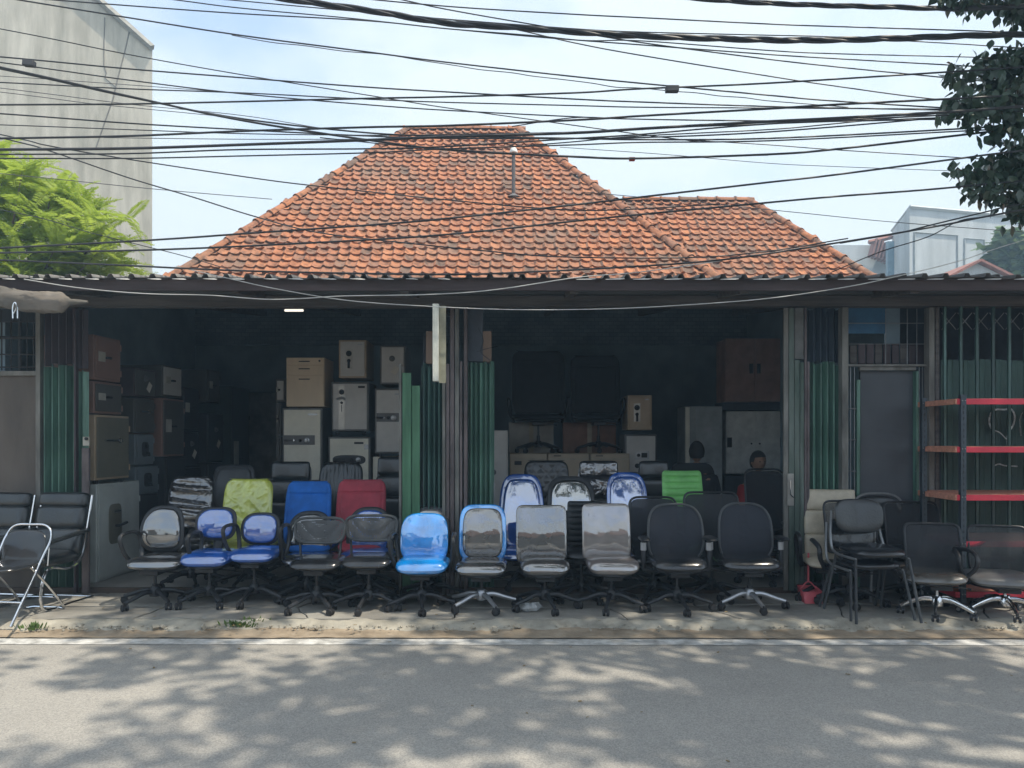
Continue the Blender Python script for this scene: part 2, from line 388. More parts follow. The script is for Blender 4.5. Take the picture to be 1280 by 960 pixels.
# worn edge line
ln = MB(); N = 420; vs = []; fs = []
for i in range(N+1):
    x = -14+28*i/N; w0 = 5.40+.012*mnoise.noise(Vector((x*3,0,0)))+.006*random.random(); w1 = 5.545+.012*mnoise.noise(Vector((x*3,9,0)))+.006*random.random()
    sk = -.004*x
    vs += [(x, w0+sk, .004), (x, w1+sk, .004)]
    if i: fs.append((2*i-2, 2*i, 2*i+1, 2*i-1))
ln.add(vs, fs); obj('road_edge_line', ln, mat('worn_white_paint', (.50,.49,.46), .8, scale=9, var=.5, col2=(.72,.71,.68)), smooth=False)['kind'] = 'structure'
# sandy gutter strip and pavement
def strip(name, x0, x1, y0f, y1f, zf, m, nx=500, ny=6, amp=.006):
    b = MB(); vs = []; fs = []
    for i in range(nx+1):
        x = x0+(x1-x0)*i/nx; a, c = y0f(x), y1f(x)
        for j in range(ny+1):
            s = j/ny; y = a+(c-a)*s; vs.append((x, y, zf(s)+amp*mnoise.noise(Vector((x*9, y*14, 3)))))
    for i in range(nx):
        for j in range(ny):
            q = i*(ny+1)+j; fs.append((q, q+ny+1, q+ny+2, q+1))
    b.add(vs, fs); return obj(name, b, m)
nz1 = lambda x, k, s: mnoise.noise(Vector((x*k, s, 0)))
SAND = mat('gutter_sand', (.30,.235,.165), .95, scale=5, var=.4, col2=(.42,.34,.25), bump=.6, bscale=30)
strip('gutter', -14, 14, lambda x: 5.57+.03*nz1(x, 1.2, 2)-.004*x, lambda x: 5.80, lambda s: .008+.028*s, SAND)['kind'] = 'structure'
CONC = mat('pavement_concrete', (.24,.225,.20), .9, scale=2.2, var=.35, col2=(.34,.325,.29), bump=.5, bscale=22)
KERB = mat('kerb_concrete', (.35,.325,.27), .9, scale=5, var=.35, bump=.8, bscale=25)
pv = thing('pavement', None, None); pv['kind'] = 'structure'
strip('kerb_edge', -14, 14, lambda x: 5.70+.06*nz1(x, .9, 5)+.04*nz1(x, 5, 1)+.02*nz1(x, 17, 1), lambda x: 5.93, lambda s: .012+.06*min(1, s*1.6), KERB, 1400, 10, .02).parent = pv
obj('pavement_bed', MB().bx(-14, 14, 5.92, 6.92, -.01, .055), mat('crack_dirt', (.06,.055,.045), 1), pv)
xs = [-9.2]
while xs[-1] < 9: xs.append(xs[-1]+random.uniform(.75, 1.35))
def jag(a, b, seed, n=9, amp=.035):
    o = []
    for i in range(n):
        t = i/n; p = a.lerp(b, t); k = min(1, 4*t*(1-t)*2)
        o.append(p+Vector((mnoise.noise(Vector((p.x*5, p.y*5, seed))), mnoise.noise(Vector((p.y*5, p.x*5, seed+7))), 0))*amp*k)
    return o
rows = [5.89, 6.35, 6.9]
jit = {(i, j): Vector((xs[i]+random.uniform(-.2, .2), rows[j]+(random.uniform(-.09, .09) if j == 1 else 0), 0)) for i in range(len(xs)) for j in range(3)}
for i in range(len(xs)-1):
    for j in range(2):
        a, b, c, d = jit[i,j], jit[i+1,j], jit[i+1,j+1], jit[i,j+1]
        cen = (a+b+c+d)/4
        # shared edges use the same jag so neighbours fit; gap from the shrink
        e1 = jag(a, b, 1); e2 = jag(b, c, 2); e3 = [*reversed(jag(d, c, 1))]; e4 = [*reversed(jag(a, d, 2))]
        ring = e1+e2+[c]+e3[:-1]+[d]+e4[:-1]
        ring = [p+(cen-p).normalized()*.007 for p in ring]
        zt = .078+random.uniform(-.006, .004); tx, ty = random.uniform(-.008, .008), random.uniform(-.01, .01)
        mb = MB(); n_ = len(ring)
        top = [(p.x, p.y, zt+tx*(p.x-cen.x)+ty*(p.y-cen.y)) for p in ring]
        inn = [(p.x+(cen.x-p.x)*.05, p.y+(cen.y-p.y)*.05, q[2]+.003) for p, q in zip(ring, top)]
        vs = [(p.x, p.y, .03) for p in ring]+top+inn
        fs = [(k, (k+1) % n_, n_+(k+1) % n_, n_+k) for k in range(n_)]+[(n_+k, n_+(k+1) % n_, 2*n_+(k+1) % n_, 2*n_+k) for k in range(n_)]+[tuple(2*n_+k for k in range(n_))]
        mb.add(vs, fs); obj('pavement_slab', mb, CONC, pv, ang=60)
# rubble, grit and leaf litter along the broken kerb
rb = MB()
for k in range(900):
    x = random.uniform(-6.5, 6.5); y = 5.75+random.gauss(0, .05); 
    if nz1(x, .8, 11) < -.05 and random.random() < .75: continue
    s = random.uniform(.004, .016)*(2.2 if random.random() < .06 else 1)
    rb.box((x, y, .045+s*.2), (s*1.5, s, s*.8), rz=random.random()*3, rx=random.random())
tag(obj('rubble', rb, KERB, smooth=False), 'loose grit and broken concrete along the kerb edge', 'rubble', kind='stuff')
lt = MB()
for k in range(50):
    x = random.uniform(-5, 6); y = random.choice([random.uniform(3, 5.5), random.uniform(5.5, 6.2)]); s = random.uniform(.006, .016)
    z = .006 if y < 5.6 else .095
    lt.box((x, y, z), (s*1.8, s*.8, .002), rz=random.random()*6, rx=random.uniform(-.2, .2))
tag(obj('leaf_litter', lt, mat('dry_leaf', (.22,.15,.06), .8), smooth=False), 'dry leaf bits scattered on the road and pavement', 'leaf litter', kind='stuff')
WEED = mat('weed_green', (.10,.17,.04), .7, trans=.3)
def weed(px, py, label, n=40, h=.06):
    r = P(px, py, 1); D = (EYE-.05)*F/(py-550); mb = MB()
    for k in range(n):
        a = random.random()*6.28; rr = random.random()*.10; b = Vector((cos(a)*rr*1.6, sin(a)*rr*.5, 0)); l = random.uniform(.4, 1)*h
        d = Vector((cos(a)*l*.6, sin(a)*l*.3, l)); s = Vector((-sin(a), cos(a), 0))*.006
        mb.add([b-s, b+s, b+d*.6+s*1.4, b+d, b+d*.6-s*1.4], [(0,1,2,3,4)])
    return tag(obj('weed', mb, WEED, smooth=False, loc=(PX(px, D), D, .045)), label, 'weed', 'weeds growing in the kerb')
weed(298, 782, 'low green weed in the broken kerb below the blue chairs', 70, .05)
weed(42, 786, 'small tuft of weed on the kerb below the folding chair')
weed(318, 779, 'tiny weed sprig right of the larger kerb weed', 18, .06)

# ============================================================ SHOP BUILDING
def wall_material(name, c1, c2, brick=True, sc=1):
    m = bpy.data.materials.new(name); m.use_nodes = True; t = m.node_tree; b = t.nodes['Principled BSDF']; lk = t.links.new
    tcn = t.nodes.new('ShaderNodeTexCoord'); mpn = t.nodes.new('ShaderNodeMapping'); mpn.inputs['Rotation'].default_value = (pi/2, 0, 0)
    lk(tcn.outputs['Object'], mpn.inputs[0])
    bt = t.nodes.new('ShaderNodeTexBrick'); bt.inputs['Scale'].default_value = 4.4; bt.inputs['Color1'].default_value = (*c1, 1); bt.inputs['Color2'].default_value = (*c2, 1)
    bt.inputs['Mortar'].default_value = (*[x*.45 for x in c1], 1); bt.inputs['Mortar Size'].default_value = .012; lk(mpn.outputs[0], bt.inputs['Vector'])
    nz = t.nodes.new('ShaderNodeTexNoise'); nz.inputs['Scale'].default_value = 1.4; nz.inputs['Detail'].default_value = 7; lk(tcn.outputs['Object'], nz.inputs['Vector'])
    mu = t.nodes.new('ShaderNodeMix'); mu.data_type = 'RGBA'; mu.blend_type = 'MULTIPLY'; mu.inputs['Factor'].default_value = .8
    lk(bt.outputs['Color'], mu.inputs['A']); lk(nz.outputs['Fac'], mu.inputs['B']); lk(mu.outputs['Result'], b.inputs['Base Color'])
    b.inputs['Roughness'].default_value = .9
    bu = t.nodes.new('ShaderNodeBump'); bu.inputs['Strength'].default_value = .8; bu.inputs['Distance'].default_value = .02; bu.invert = True
    lk(bt.outputs['Fac'], bu.inputs['Height']); lk(bu.outputs[0], b.inputs['Normal'])
    return m
BRK = wall_material('painted_brick', (.32,.42,.50), (.26,.35,.43))  # blue in the brick colours stands in for the bluish light of the shade
PLS = mat('bluish_plaster', (.20,.27,.32), .9, var=.3, scale=1.2, bump=.3, bscale=15)  # same bluish shade light mixed into the plaster colour
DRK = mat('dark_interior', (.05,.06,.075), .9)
shop = thing('shop_building', 'low shop row with open fronts under a corrugated canopy', 'building', (0,0,0))
EV = 6.05; EVZ = PZ(347, EV)
def zroof(y): return EVZ+(y-EV)*.13
BW = 11.2      # back wall depth
def part(name, mb, m, par=shop, **k): return obj(name, mb, m, par, **k)
# back wall: plaster below, exposed brick above, dark doorway opening at the left
zsp = PZ(432, BW)
xd0, xd1, zdt = PX(292, BW), PX(348, BW), PZ(490, BW)
part('back_wall', MB().bx(-7.2, xd0, BW, BW+.15, 0, zsp).bx(xd1, 7.4, BW, BW+.15, 0, zsp).bx(xd0, xd1, BW, BW+.15, zdt, zsp), PLS)
part('upper_wall', MB().bx(-7.2, 7.4, BW-.012, BW+.15, zsp+.002, zroof(BW)-.01), BRK)
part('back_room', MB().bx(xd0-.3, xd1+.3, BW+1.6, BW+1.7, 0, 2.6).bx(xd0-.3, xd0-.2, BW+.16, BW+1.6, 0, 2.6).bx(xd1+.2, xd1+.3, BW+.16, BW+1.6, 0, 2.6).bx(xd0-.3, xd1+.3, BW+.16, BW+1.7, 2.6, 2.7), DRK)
def wedge(x0, x1, y0, y1):
    q = MB(); a, b = zroof(y0)-.02, zroof(y1)-.02
    q.add([(x0,y0,0),(x1,y0,0),(x1,y1,0),(x0,y1,0),(x0,y0,a),(x1,y0,a),(x1,y1,b),(x0,y1,b)], [(0,3,2,1),(4,5,6,7),(0,1,5,4),(1,2,6,5),(2,3,7,6),(3,0,4,7)]); return q
part('side_wall', wedge(-4.95, -4.8, 7.0, BW), PLS)
part('side_wall', wedge(3.55, 3.7, 7.05, BW), PLS)
part('outer_wall', wedge(-7.35, -7.2, 6.95, BW), PLS)
part('outer_wall', wedge(7.4, 7.55, 6.95, BW), PLS)
part('floor', MB().bx(-7.2, 7.4, 6.86, BW, -.01, .12), mat('shop_floor', (.32,.31,.29), .7, scale=2, bump=.2, bscale=20))
part('threshold_rail', MB().bx(-4.75, 3.0, 6.83, 6.858, .06, .135), mat('rusty_rail', (.10,.075,.06), .7, .4))
# wall right behind the left corner bay (seen through its grille)
part('bay_wall', MB().bx(-7.2, -4.8, 7.7, 7.8, 0, 2.98), wall_material('grey_blockwork', (.26,.23,.21), (.2,.18,.17)))
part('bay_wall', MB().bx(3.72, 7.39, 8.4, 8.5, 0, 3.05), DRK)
# roof structure of the canopy
SHT = mat('canopy_sheet', (.15,.145,.14), .6, .3, var=.3, scale=3)
for k in range(14):
    x0 = -9.1+1.3*k; mb = MB(); vs = []; fs = []
    prof = []
    for r in range(8):
        xb = x0+r*.1725
        prof += [(xb,0),(xb+.055,0),(xb+.07,.03),(xb+.10,.03),(xb+.115,0)]
    prof += [(x0+1.38,0)]
    dz = .003*(k % 2); tw = random.uniform(-.006, .006); e = random.uniform(-.02, .02)
    for yy in (EV+e, 8.6, BW+.1):
        for (x, z) in prof: vs.append((x, yy, zroof(yy)+z+dz+tw*(x-x0)))
    n_ = len(prof)
    for j in range(2):
        for i in range(n_-1): fs.append((j*n_+i, j*n_+i+1, (j+1)*n_+i+1, (j+1)*n_+i))
    mb.add(vs, fs); o = part('roof_sheet', mb, SHT, ang=10)
    sm_ = o.modifiers.new('thick', 'SOLIDIFY'); sm_.thickness = .003
# pale tabs added in place of the bright light slivers below the sheet edge
TAB = mat('pale_light_sliver', (.62,.60,.55), .5)
for px in list(range(-20, 560, 36))+list(range(735, 1300, 36)):
    x = PX(px+random.uniform(-3, 3), 6.08); w_ = .09 if px < 500 else .06; sk = (.03 if px < 640 else -.03)
    z = PZ(351, 6.08)
    mb = MB(); zz = .014
    a = [(x-w_/2-sk, 6.04, z+zz*.5), (x+w_/2-sk, 6.04, z+zz*.5), (x+w_/2+sk*.4, 6.0, z-zz*.45), (x-w_/2+sk*2.4, 6.0, z-zz*.45)]
    mb.add(a+[(p[0], p[1]+.004, p[2]+.004) for p in a], [(0,1,2,3),(7,6,5,4),(0,4,5,1),(1,5,6,2),(2,6,7,3),(3,7,4,0)])
    part('light_sliver_tab', mb, TAB, smooth=False)
TIM = mat('old_timber', (.10,.09,.085), .85, var=.4, scale=5, stretch=(.3,4,4), bump=.4, bscale=40)
TIB = mat('brown_fascia', (.075,.055,.055), .8, var=.35, scale=4, stretch=(.3,3,3))
part('fascia_board', MB().bx(-9, 9, 6.13, 6.16, PZ(363, 6.13), PZ(349, 6.13)), TIB)
part('lintel_beam', MB().bx(-7.3, 7.5, 6.84, 6.96, PZ(384, 6.9), PZ(371, 6.9)), TIM)
part('lintel_plate', MB().bx(-7.3, 7.5, 6.80, 6.98, PZ(370, 6.9)+.001, PZ(357, 6.9)), mat('grey_timber', (.085,.09,.09), .85, var=.4, scale=5, stretch=(.3,4,4)))
for k in range(12):
    x = -8+k*1.42; part('rafter', MB().box((x, 8.7, zroof(8.7)-.07), (.07, 5.1, .1), rx=math.atan(.13)), TIM)
for y in (7.6, 8.9, 10.2): part('purlin', MB().bx(-7.2, 7.4, y-.03, y+.03, zroof(y)-.055, zroof(y)-.005), TIM)
tl = tag(obj('tube_lamp', MB().tube([(PX(356,8.2),8.2,PZ(388,8.2)),(PX(379,8.2),8.2,PZ(388,8.2))], .013, 10), mat('lamp_tube', (.8,.75,.65), .4, emit=.55)), 'short lit fluorescent tube high in the left shop', 'lamp')
obj('lamp_holder', MB().box((PX(367.5,8.2), 8.21, PZ(388,8.2)+.03), (.26,.05,.03)), TIM, tl)

# ---- facade infill
GRE = mat('green_gate_paint', (.05,.14,.10), .36, var=.6, scale=9, stretch=(2,2,.2), col2=(.13,.26,.20), orand=.35, bump=.2, bscale=12)
GRD = mat('dark_green_gate', (.035,.09,.08), .36, var=.6, scale=9, stretch=(2,2,.2), col2=(.09,.18,.16), orand=.4)
GRL = mat('bright_green_board', (.05,.17,.085), .5, var=.4, scale=8, stretch=(2,2,.2), col2=(.10,.25,.14))
GBR = mat('brown_gate_top', (.05,.035,.04), .6, var=.5, scale=6, stretch=(1,1,.3))
RST = mat('rusty_post', (.13,.105,.105), .75, var=.5, scale=10, stretch=(1,1,.3), bump=.4, bscale=40)
GRY = mat('weathered_post', (.17,.165,.15), .85, var=.45, scale=9, stretch=(1,1,.25), bump=.5, bscale=40)
def pleats(root, x0p, x1p, yt, yb, D, n, m, depth=.06):
    x0, x1 = PX(x0p, D), PX(x1p, D); zt, zb = PZ(yt, D), max(PZ(yb, D), .085); p = (x1-x0)/n; L_ = math.hypot(p, depth)+.006
    me = MB().box((0,0,(zt+zb)/2), (L_, .005, zt-zb)).tube([(-L_/2,0,zb),(-L_/2,0,zt)], .007, 6).mesh('slat', m)
    for k in range(n):
        a = math.atan2(depth, p)*(1 if k % 2 else -1)*random.uniform(.88, 1.1)
        o = bpy.data.objects.new('slat', me); o.location = (x0+p*(k+.5), D+random.uniform(-.004, .004), random.uniform(-.03, .012)); o.rotation_euler = (0, random.uniform(-.0015, .0015), a); link(o, root)
def post(root, x0p, x1p, yt, yb, D, m, name='post', dy=.05):
    return obj(name, MB().bx(PX(x0p, D), PX(x1p, D), D-dy/2, D+dy/2, max(PZ(yb, D), .08), PZ(yt, D)), m, root, bevel=.004)
GG = 'folding metal gates pushed open along the shop fronts'
g1 = thing('folding_gate', 'green pleated folding gate with dark upper half at the left end', 'gate', (0,0,0), group=GG)
pleats(g1, 55, 94, 457, 742, 6.90, 9, GRE); pleats(g1, 55, 94, 385, 456, 6.93, 9, GBR, .04)
pleats(g1, 95, 109, 461, 745, 6.86, 4, GRE, .03); pleats(g1, 95, 109, 386, 460, 6.88, 4, GBR, .03)
post(g1, 94, 96.5, 385, 742, 6.80, GBR); post(g1, 103, 112, 560, 742, 6.80, RST, dy=.03)
lk_ = obj('lock_plate', MB().bx(PX(104,6.74), PX(112,6.74), 6.735, 6.745, PZ(557,6.74), PZ(546,6.74)), mat('pale_enamel', (.4,.38,.33), .5), g1)
obj('lock_knob', MB().tube([(PX(108,6.73),6.735,PZ(548.5,6.73)),(PX(108,6.73),6.72,PZ(548.5,6.73))], .014, 12), RUB, lk_)
g2 = thing('folding_gate', 'stack of green and rusty folding gate leaves between the two open shops', 'gate', (0,0,0), group=GG)
o = post(g2, 503, 514, 466, 760, 6.80, GRL, 'board', .02); o = post(g2, 514.5, 525, 482, 760, 6.82, GRL, 'board', .02)
post(g2, 499, 502.5, 455, 760, 6.83, GRY)
pleats(g2, 527, 556, 455, 760, 6.88, 9, GRD, .05); pleats(g2, 586, 617, 452, 760, 6.88, 10, GRE, .04)
for (a, b, yt, m) in ((553,557,384,GRY),(558,562,455,RST),(563,568,384,RST),(569,574,386,GRY),(575,578,452,RST),(580,584.5,384,RST)): post(g2, a, b, yt, 760, 6.84, m, 'upright')
post(g2, 585, 604, 385, 452, 6.93, mat('dim_blue_panel', (.07,.08,.10), .7), 'upper_panel', .02); post(g2, 529, 553, 420, 455, 6.98, mat('dark_panel', (.03,.035,.045), .8), 'upper_panel', .02)
PLK = mat('raw_plank', (.22,.15,.11), .8, scale=5, stretch=(1,1,.3))
post(g2, 532.5, 541, 414, 455, 6.90, PLK, 'plank', .02); post(g2, 603.5, 614.5, 414, 453, 6.93, PLK, 'plank', .02)
obj('tie_wire', MB().tube(catmull([P(598,410,6.86),P(604,425,6.85),P(601,440,6.85),P(612,450,6.86)],4), .004, 5).tube(catmull([P(596,440,6.85),P(608,436,6.84),P(622,433,6.9)],4), .003, 5), RUB, g2)
obj('handle', MB().tube([P(618,602,6.83),P(618,630,6.83)], .006, 6), STL, g2)
g3 = thing('folding_gate', 'scuffed green gate leaf and dark pleats right of the right shop opening', 'gate', (0,0,0), group=GG)
WRN = mat('scuffed_green_leaf', (.07,.15,.10), .6, var=.6, scale=7, stretch=(1,1,.2), col2=(.17,.20,.18), bump=.3, bscale=30)
for i, (a, b, yt, m) in enumerate(((979,985,385,GRY),(985.5,992,385,WRN),(992.5,999,450,WRN),(992.5,1004,385,mat('grey_door_top', (.14,.14,.135), .8, var=.4)),(999.5,1004.5,453,WRN),(1005,1008,385,RST),(1008.5,1011.5,452,RST))):
    post(g3, a, b, yt, 738 if i != 3 else 449, 6.82+.004*i, m, 'leaf_strip', .025)
pleats(g3, 1012, 1049, 453, 740, 6.90, 9, GRE, .05); pleats(g3, 1012, 1049, 386, 452, 6.93, 9, mat('blue_black_gate', (.03,.045,.065), .6), .04)
h_ = obj('lock_plate', MB().bx(PX(984,6.79), PX(992,6.79), 6.785, 6.795, PZ(632,6.79), PZ(592,6.79)), mat('aluminium_plate', (.3,.29,.27), .5, .5), g3)
obj('handle', MB().tube([P(988,600,6.76),P(988,618,6.76),P(992,622,6.76)], .006, 6), CHR, h_)
# left door bay
ld = thing('shop_door', 'plain brown panel door in the bay at the left edge', 'door', (0,0,0))
obj('door_panel', MB().bx(PX(-60,6.93), PX(47,6.93), 6.92, 6.95, .1, PZ(470,6.93)), mat('brown_board', (.12,.10,.085), .75, var=.3, scale=3, stretch=(1,1,.3)), ld)
obj('frame', MB().bx(PX(-60,6.9), PX(47,6.9), 6.88, 6.93, PZ(470,6.9)+.003, PZ(464,6.9)).bx(PX(47,6.9), PX(52.5,6.9), 6.87, 6.93, .1, PZ(386,6.9)), GRY, ld)
gr = thing('window_grille', 'dark barred grille above the door at the left edge', 'grille', (0,0,0))
for px in (2,14,25,34,42,45): obj('bar', MB().tube([P(px,388,6.92),P(px,463,6.92)], .007 if px != 25 else .016, 6), RUB, gr)
for py in (402,422,443,459): obj('bar', MB().tube([P(-60,py,6.915),P(47,py,6.915)], .008 if py != 422 else .016, 6), RUB, gr)
obj('sash', MB().bx(PX(-60,7.0), PX(47,7.0), 6.99, 7.02, PZ(402,7.0), PZ(386,7.0)), mat('dark_sash', (.03,.035,.04), .7), gr)
# tarp roll
tp = MB(); vs = []; fs = []; S_ = 20; NX = 70
for i in range(NX+1):
    px = -90+ (205)*i/NX; x = PX(px, 6.1); cz = PZ(372, 6.1)-.012*nz1(px, .03, 4) - (.045 if px > 40 else .045*max(0,(px-0)/40)); rx = .10*(1-.0*i)
    if px > 84: rx = .10-.075*min(1, (px-84)/10)
    if px > 96: rx = .028*(1-.6*(px-96)/19)
    for k in range(S_):
        a = 2*pi*k/S_; r_ = .86*rx*(1+.28*mnoise.noise(Vector((x*5, cos(a)*1.6, sin(a)*1.6)))+.12*mnoise.noise(Vector((x*22, cos(a)*5, sin(a)*5))))
        vs.append((x, 6.04+r_*cos(a)*.7, cz+r_*sin(a)))
for i in range(NX):
    for k in range(S_): fs.append((i*S_+k, i*S_+(k+1) % S_, (i+1)*S_+(k+1) % S_, (i+1)*S_+k))
fs.append(tuple(NX*S_+k for k in range(S_))); tp.add(vs, fs)
tag(obj('tarpaulin', tp, mat('dusty_tarp', (.17,.16,.14), .85, var=.4, scale=7, stretch=(.4,1,1), bump=.8, bscale=25, col2=(.22,.19,.16))), 'rolled dusty tarpaulin with frayed end hanging under the canopy at left', 'tarpaulin')
tag(obj('hanging_chain', MB().tube(catmull([P(16,398,5.95),P(16,384,5.95),P(18.5,378,5.95),P(21.5,384,5.95),P(22,398,5.95)],5), .005, 6).tube(catmull([P(17,392,5.94),P(20,386,5.94),P(21,380,5.94)],4), .004, 6), CHR), 'small pale chain hook hanging from the rolled tarpaulin', 'chain')
# hanging plate with a pale narrow face and a darker face beside it
hp = MB(); x0, x1 = PX(542, 5.98), PX(549.5, 5.98)
hp.bx(x0, x1, 5.9, 5.99, PZ(477, 5.95), PZ(381, 5.95))
sg = tag(obj('hanging_sign', hp, mat('pale_sign', (.62,.62,.54), .6, var=.3, scale=10, stretch=(1,1,.5)), bevel=.003), 'thin pale sign plate hanging edge-on from the canopy before the middle gates', 'sign')
obj('sign_face', MB().bx(x1+.001, x1+.055, 5.93, 5.945, PZ(479, 5.95), PZ(383, 5.95)), mat('sign_side', (.26,.25,.18), .7, var=.3, scale=12), sg)
# right door bay
rd = thing('shop_door', 'plain dark grey flush door between bar panels at the right', 'door', (0,0,0))
obj('door_panel', MB().bx(PX(1075,6.95), PX(1143,6.95), 6.94, 6.97, .1, PZ(464,6.95)), mat('slate_door', (.075,.08,.09), .6, var=.2, scale=2), rd)
obj('frame', MB().bx(PX(1070,6.9), PX(1074,6.9), 6.88, 6.95, .1, PZ(475,6.9)).bx(PX(1144,6.9), PX(1147,6.9), 6.88, 6.95, .1, PZ(464,6.9)), GRE, rd)
obj('lintel', MB().bx(PX(1074,6.9), PX(1144,6.9), 6.885, 6.93, PZ(463,6.9), PZ(458.5,6.9)), GRY, rd)
fr = thing('door_surround', 'weathered post frame with bars around the dark grey door', 'frame', (0,0,0))
for a, b, w in ((1050,1058,GRY),(1158,1165,GRY),(1166,1171,TIM)): post(fr, a, b, 385, 745, 6.86, w, 'post', .09)
obj('rail', MB().bx(PX(1058,6.88), PX(1158,6.88), 6.86, 6.90, PZ(458,6.88), PZ(455.5,6.88)), GRY, fr)
for px in (1063,1068,1149,1153): obj('bar', MB().tube([P(px,458,6.9),(PX(px,6.9),6.9,.1)], .005, 6), STL, fr)
for py in (511,550,589,628): 
    obj('bar', MB().tube([P(1058,py,6.89),P(1074,py,6.89)], .005, 6), STL, fr); obj('bar', MB().tube([P(1144,py,6.89),P(1158,py,6.89)], .005, 6), STL, fr)
obj('blue_panel', MB().bx(PX(1060,6.95), PX(1107,6.95), 6.945, 6.955, PZ(417,6.95), PZ(384,6.95)), mat('blue_sheet', (.02,.10,.20), .6), fr)
for px in (1107,1134,1146): obj('bar', MB().tube([P(px,386,6.93),P(px,456,6.93)], .004, 6), STL, fr)
for py in (404,430): obj('bar', MB().tube([P(1060,py,6.92),P(1158,py,6.92)], .004, 6), STL, fr)
for k in range(9): post(fr, 1062+k*10.5, 1071+k*10.5, 431+random.uniform(-2,2), 455, 6.97, GBR if k % 3 else TIM, 'slat', .015)
ga = thing('scissor_gate', 'closed accordion gate with lattice top behind the red shelf rack', 'gate', (0,0,0))
GSH = mat('faded_green_sheet', (.05,.11,.095), .6, var=.45, scale=5, stretch=(1,1,.3), col2=(.08,.15,.125))
for k in range(12):
    px = 1176+k*20; x = PX(px, 6.92)
    if k % 1 == 0: obj('bar', MB().bx(x-.012, x+.012, 6.85, 6.87, .09, PZ(385,6.92)), GRD, ga)
    xa, xb = PX(px+3, 6.93), PX(px+17, 6.93)
    mb = MB(); prof = [(0,0),(.25,.0),(.35,.02),(.65,.02),(.75,0),(1,0)]; q = PX(20, 6.93)-PX(0, 6.93)
    vs = []; fs = []
    for z in (.1, PZ(450+random.uniform(-1,1),6.93)):
        for (u, d) in prof: vs.append((PX(px,6.93)+u*q, 6.93-d, z))
    for i in range(5): fs.append((i, i+1, 6+i+1, 6+i))
    mb.add(vs, fs); obj('sheet_panel', mb, GSH, ga, ang=10)
    for s_ in (1, -1):
        obj('lattice_strip', MB().tube([P(px+(1 if s_ > 0 else 19), 391, 6.88), P(px+(19 if s_ > 0 else 1), 412, 6.88)], .004, 5), STL, ga)
# chalky scribble on the sheets: a rounded loop on a stalk
GRF = mat('white_spray', (.6,.65,.65), .8, var=.5, scale=30)
sc_ = MB()
sc_.tube(catmull([P(1243,541,6.895),P(1237,530,6.895),P(1238,518,6.895),P(1245,512,6.895),P(1256,512,6.895),P(1263,511,6.895),P(1268,518,6.895),P(1267,530,6.895),P(1260,543,6.895),P(1260,560,6.895),P(1262,585,6.895)],5), [.009]*51, 6, flat=.2)
sc_.tube(catmull([P(1243,538,6.895),P(1250,541,6.895),P(1258,549,6.895)],4), .006, 6, flat=.2)
sc_.tube(catmull([P(1240,584,6.895),P(1248,580,6.895),P(1256,582,6.895),P(1272,583,6.895)],4), .007, 6, flat=.2)
sc_.tube(catmull([P(1276,545,6.895),P(1275,525,6.895),P(1280,514,6.895),P(1292,510,6.895)],4), .008, 6, flat=.2)
obj('spray_scribble', sc_, GRF, ga)

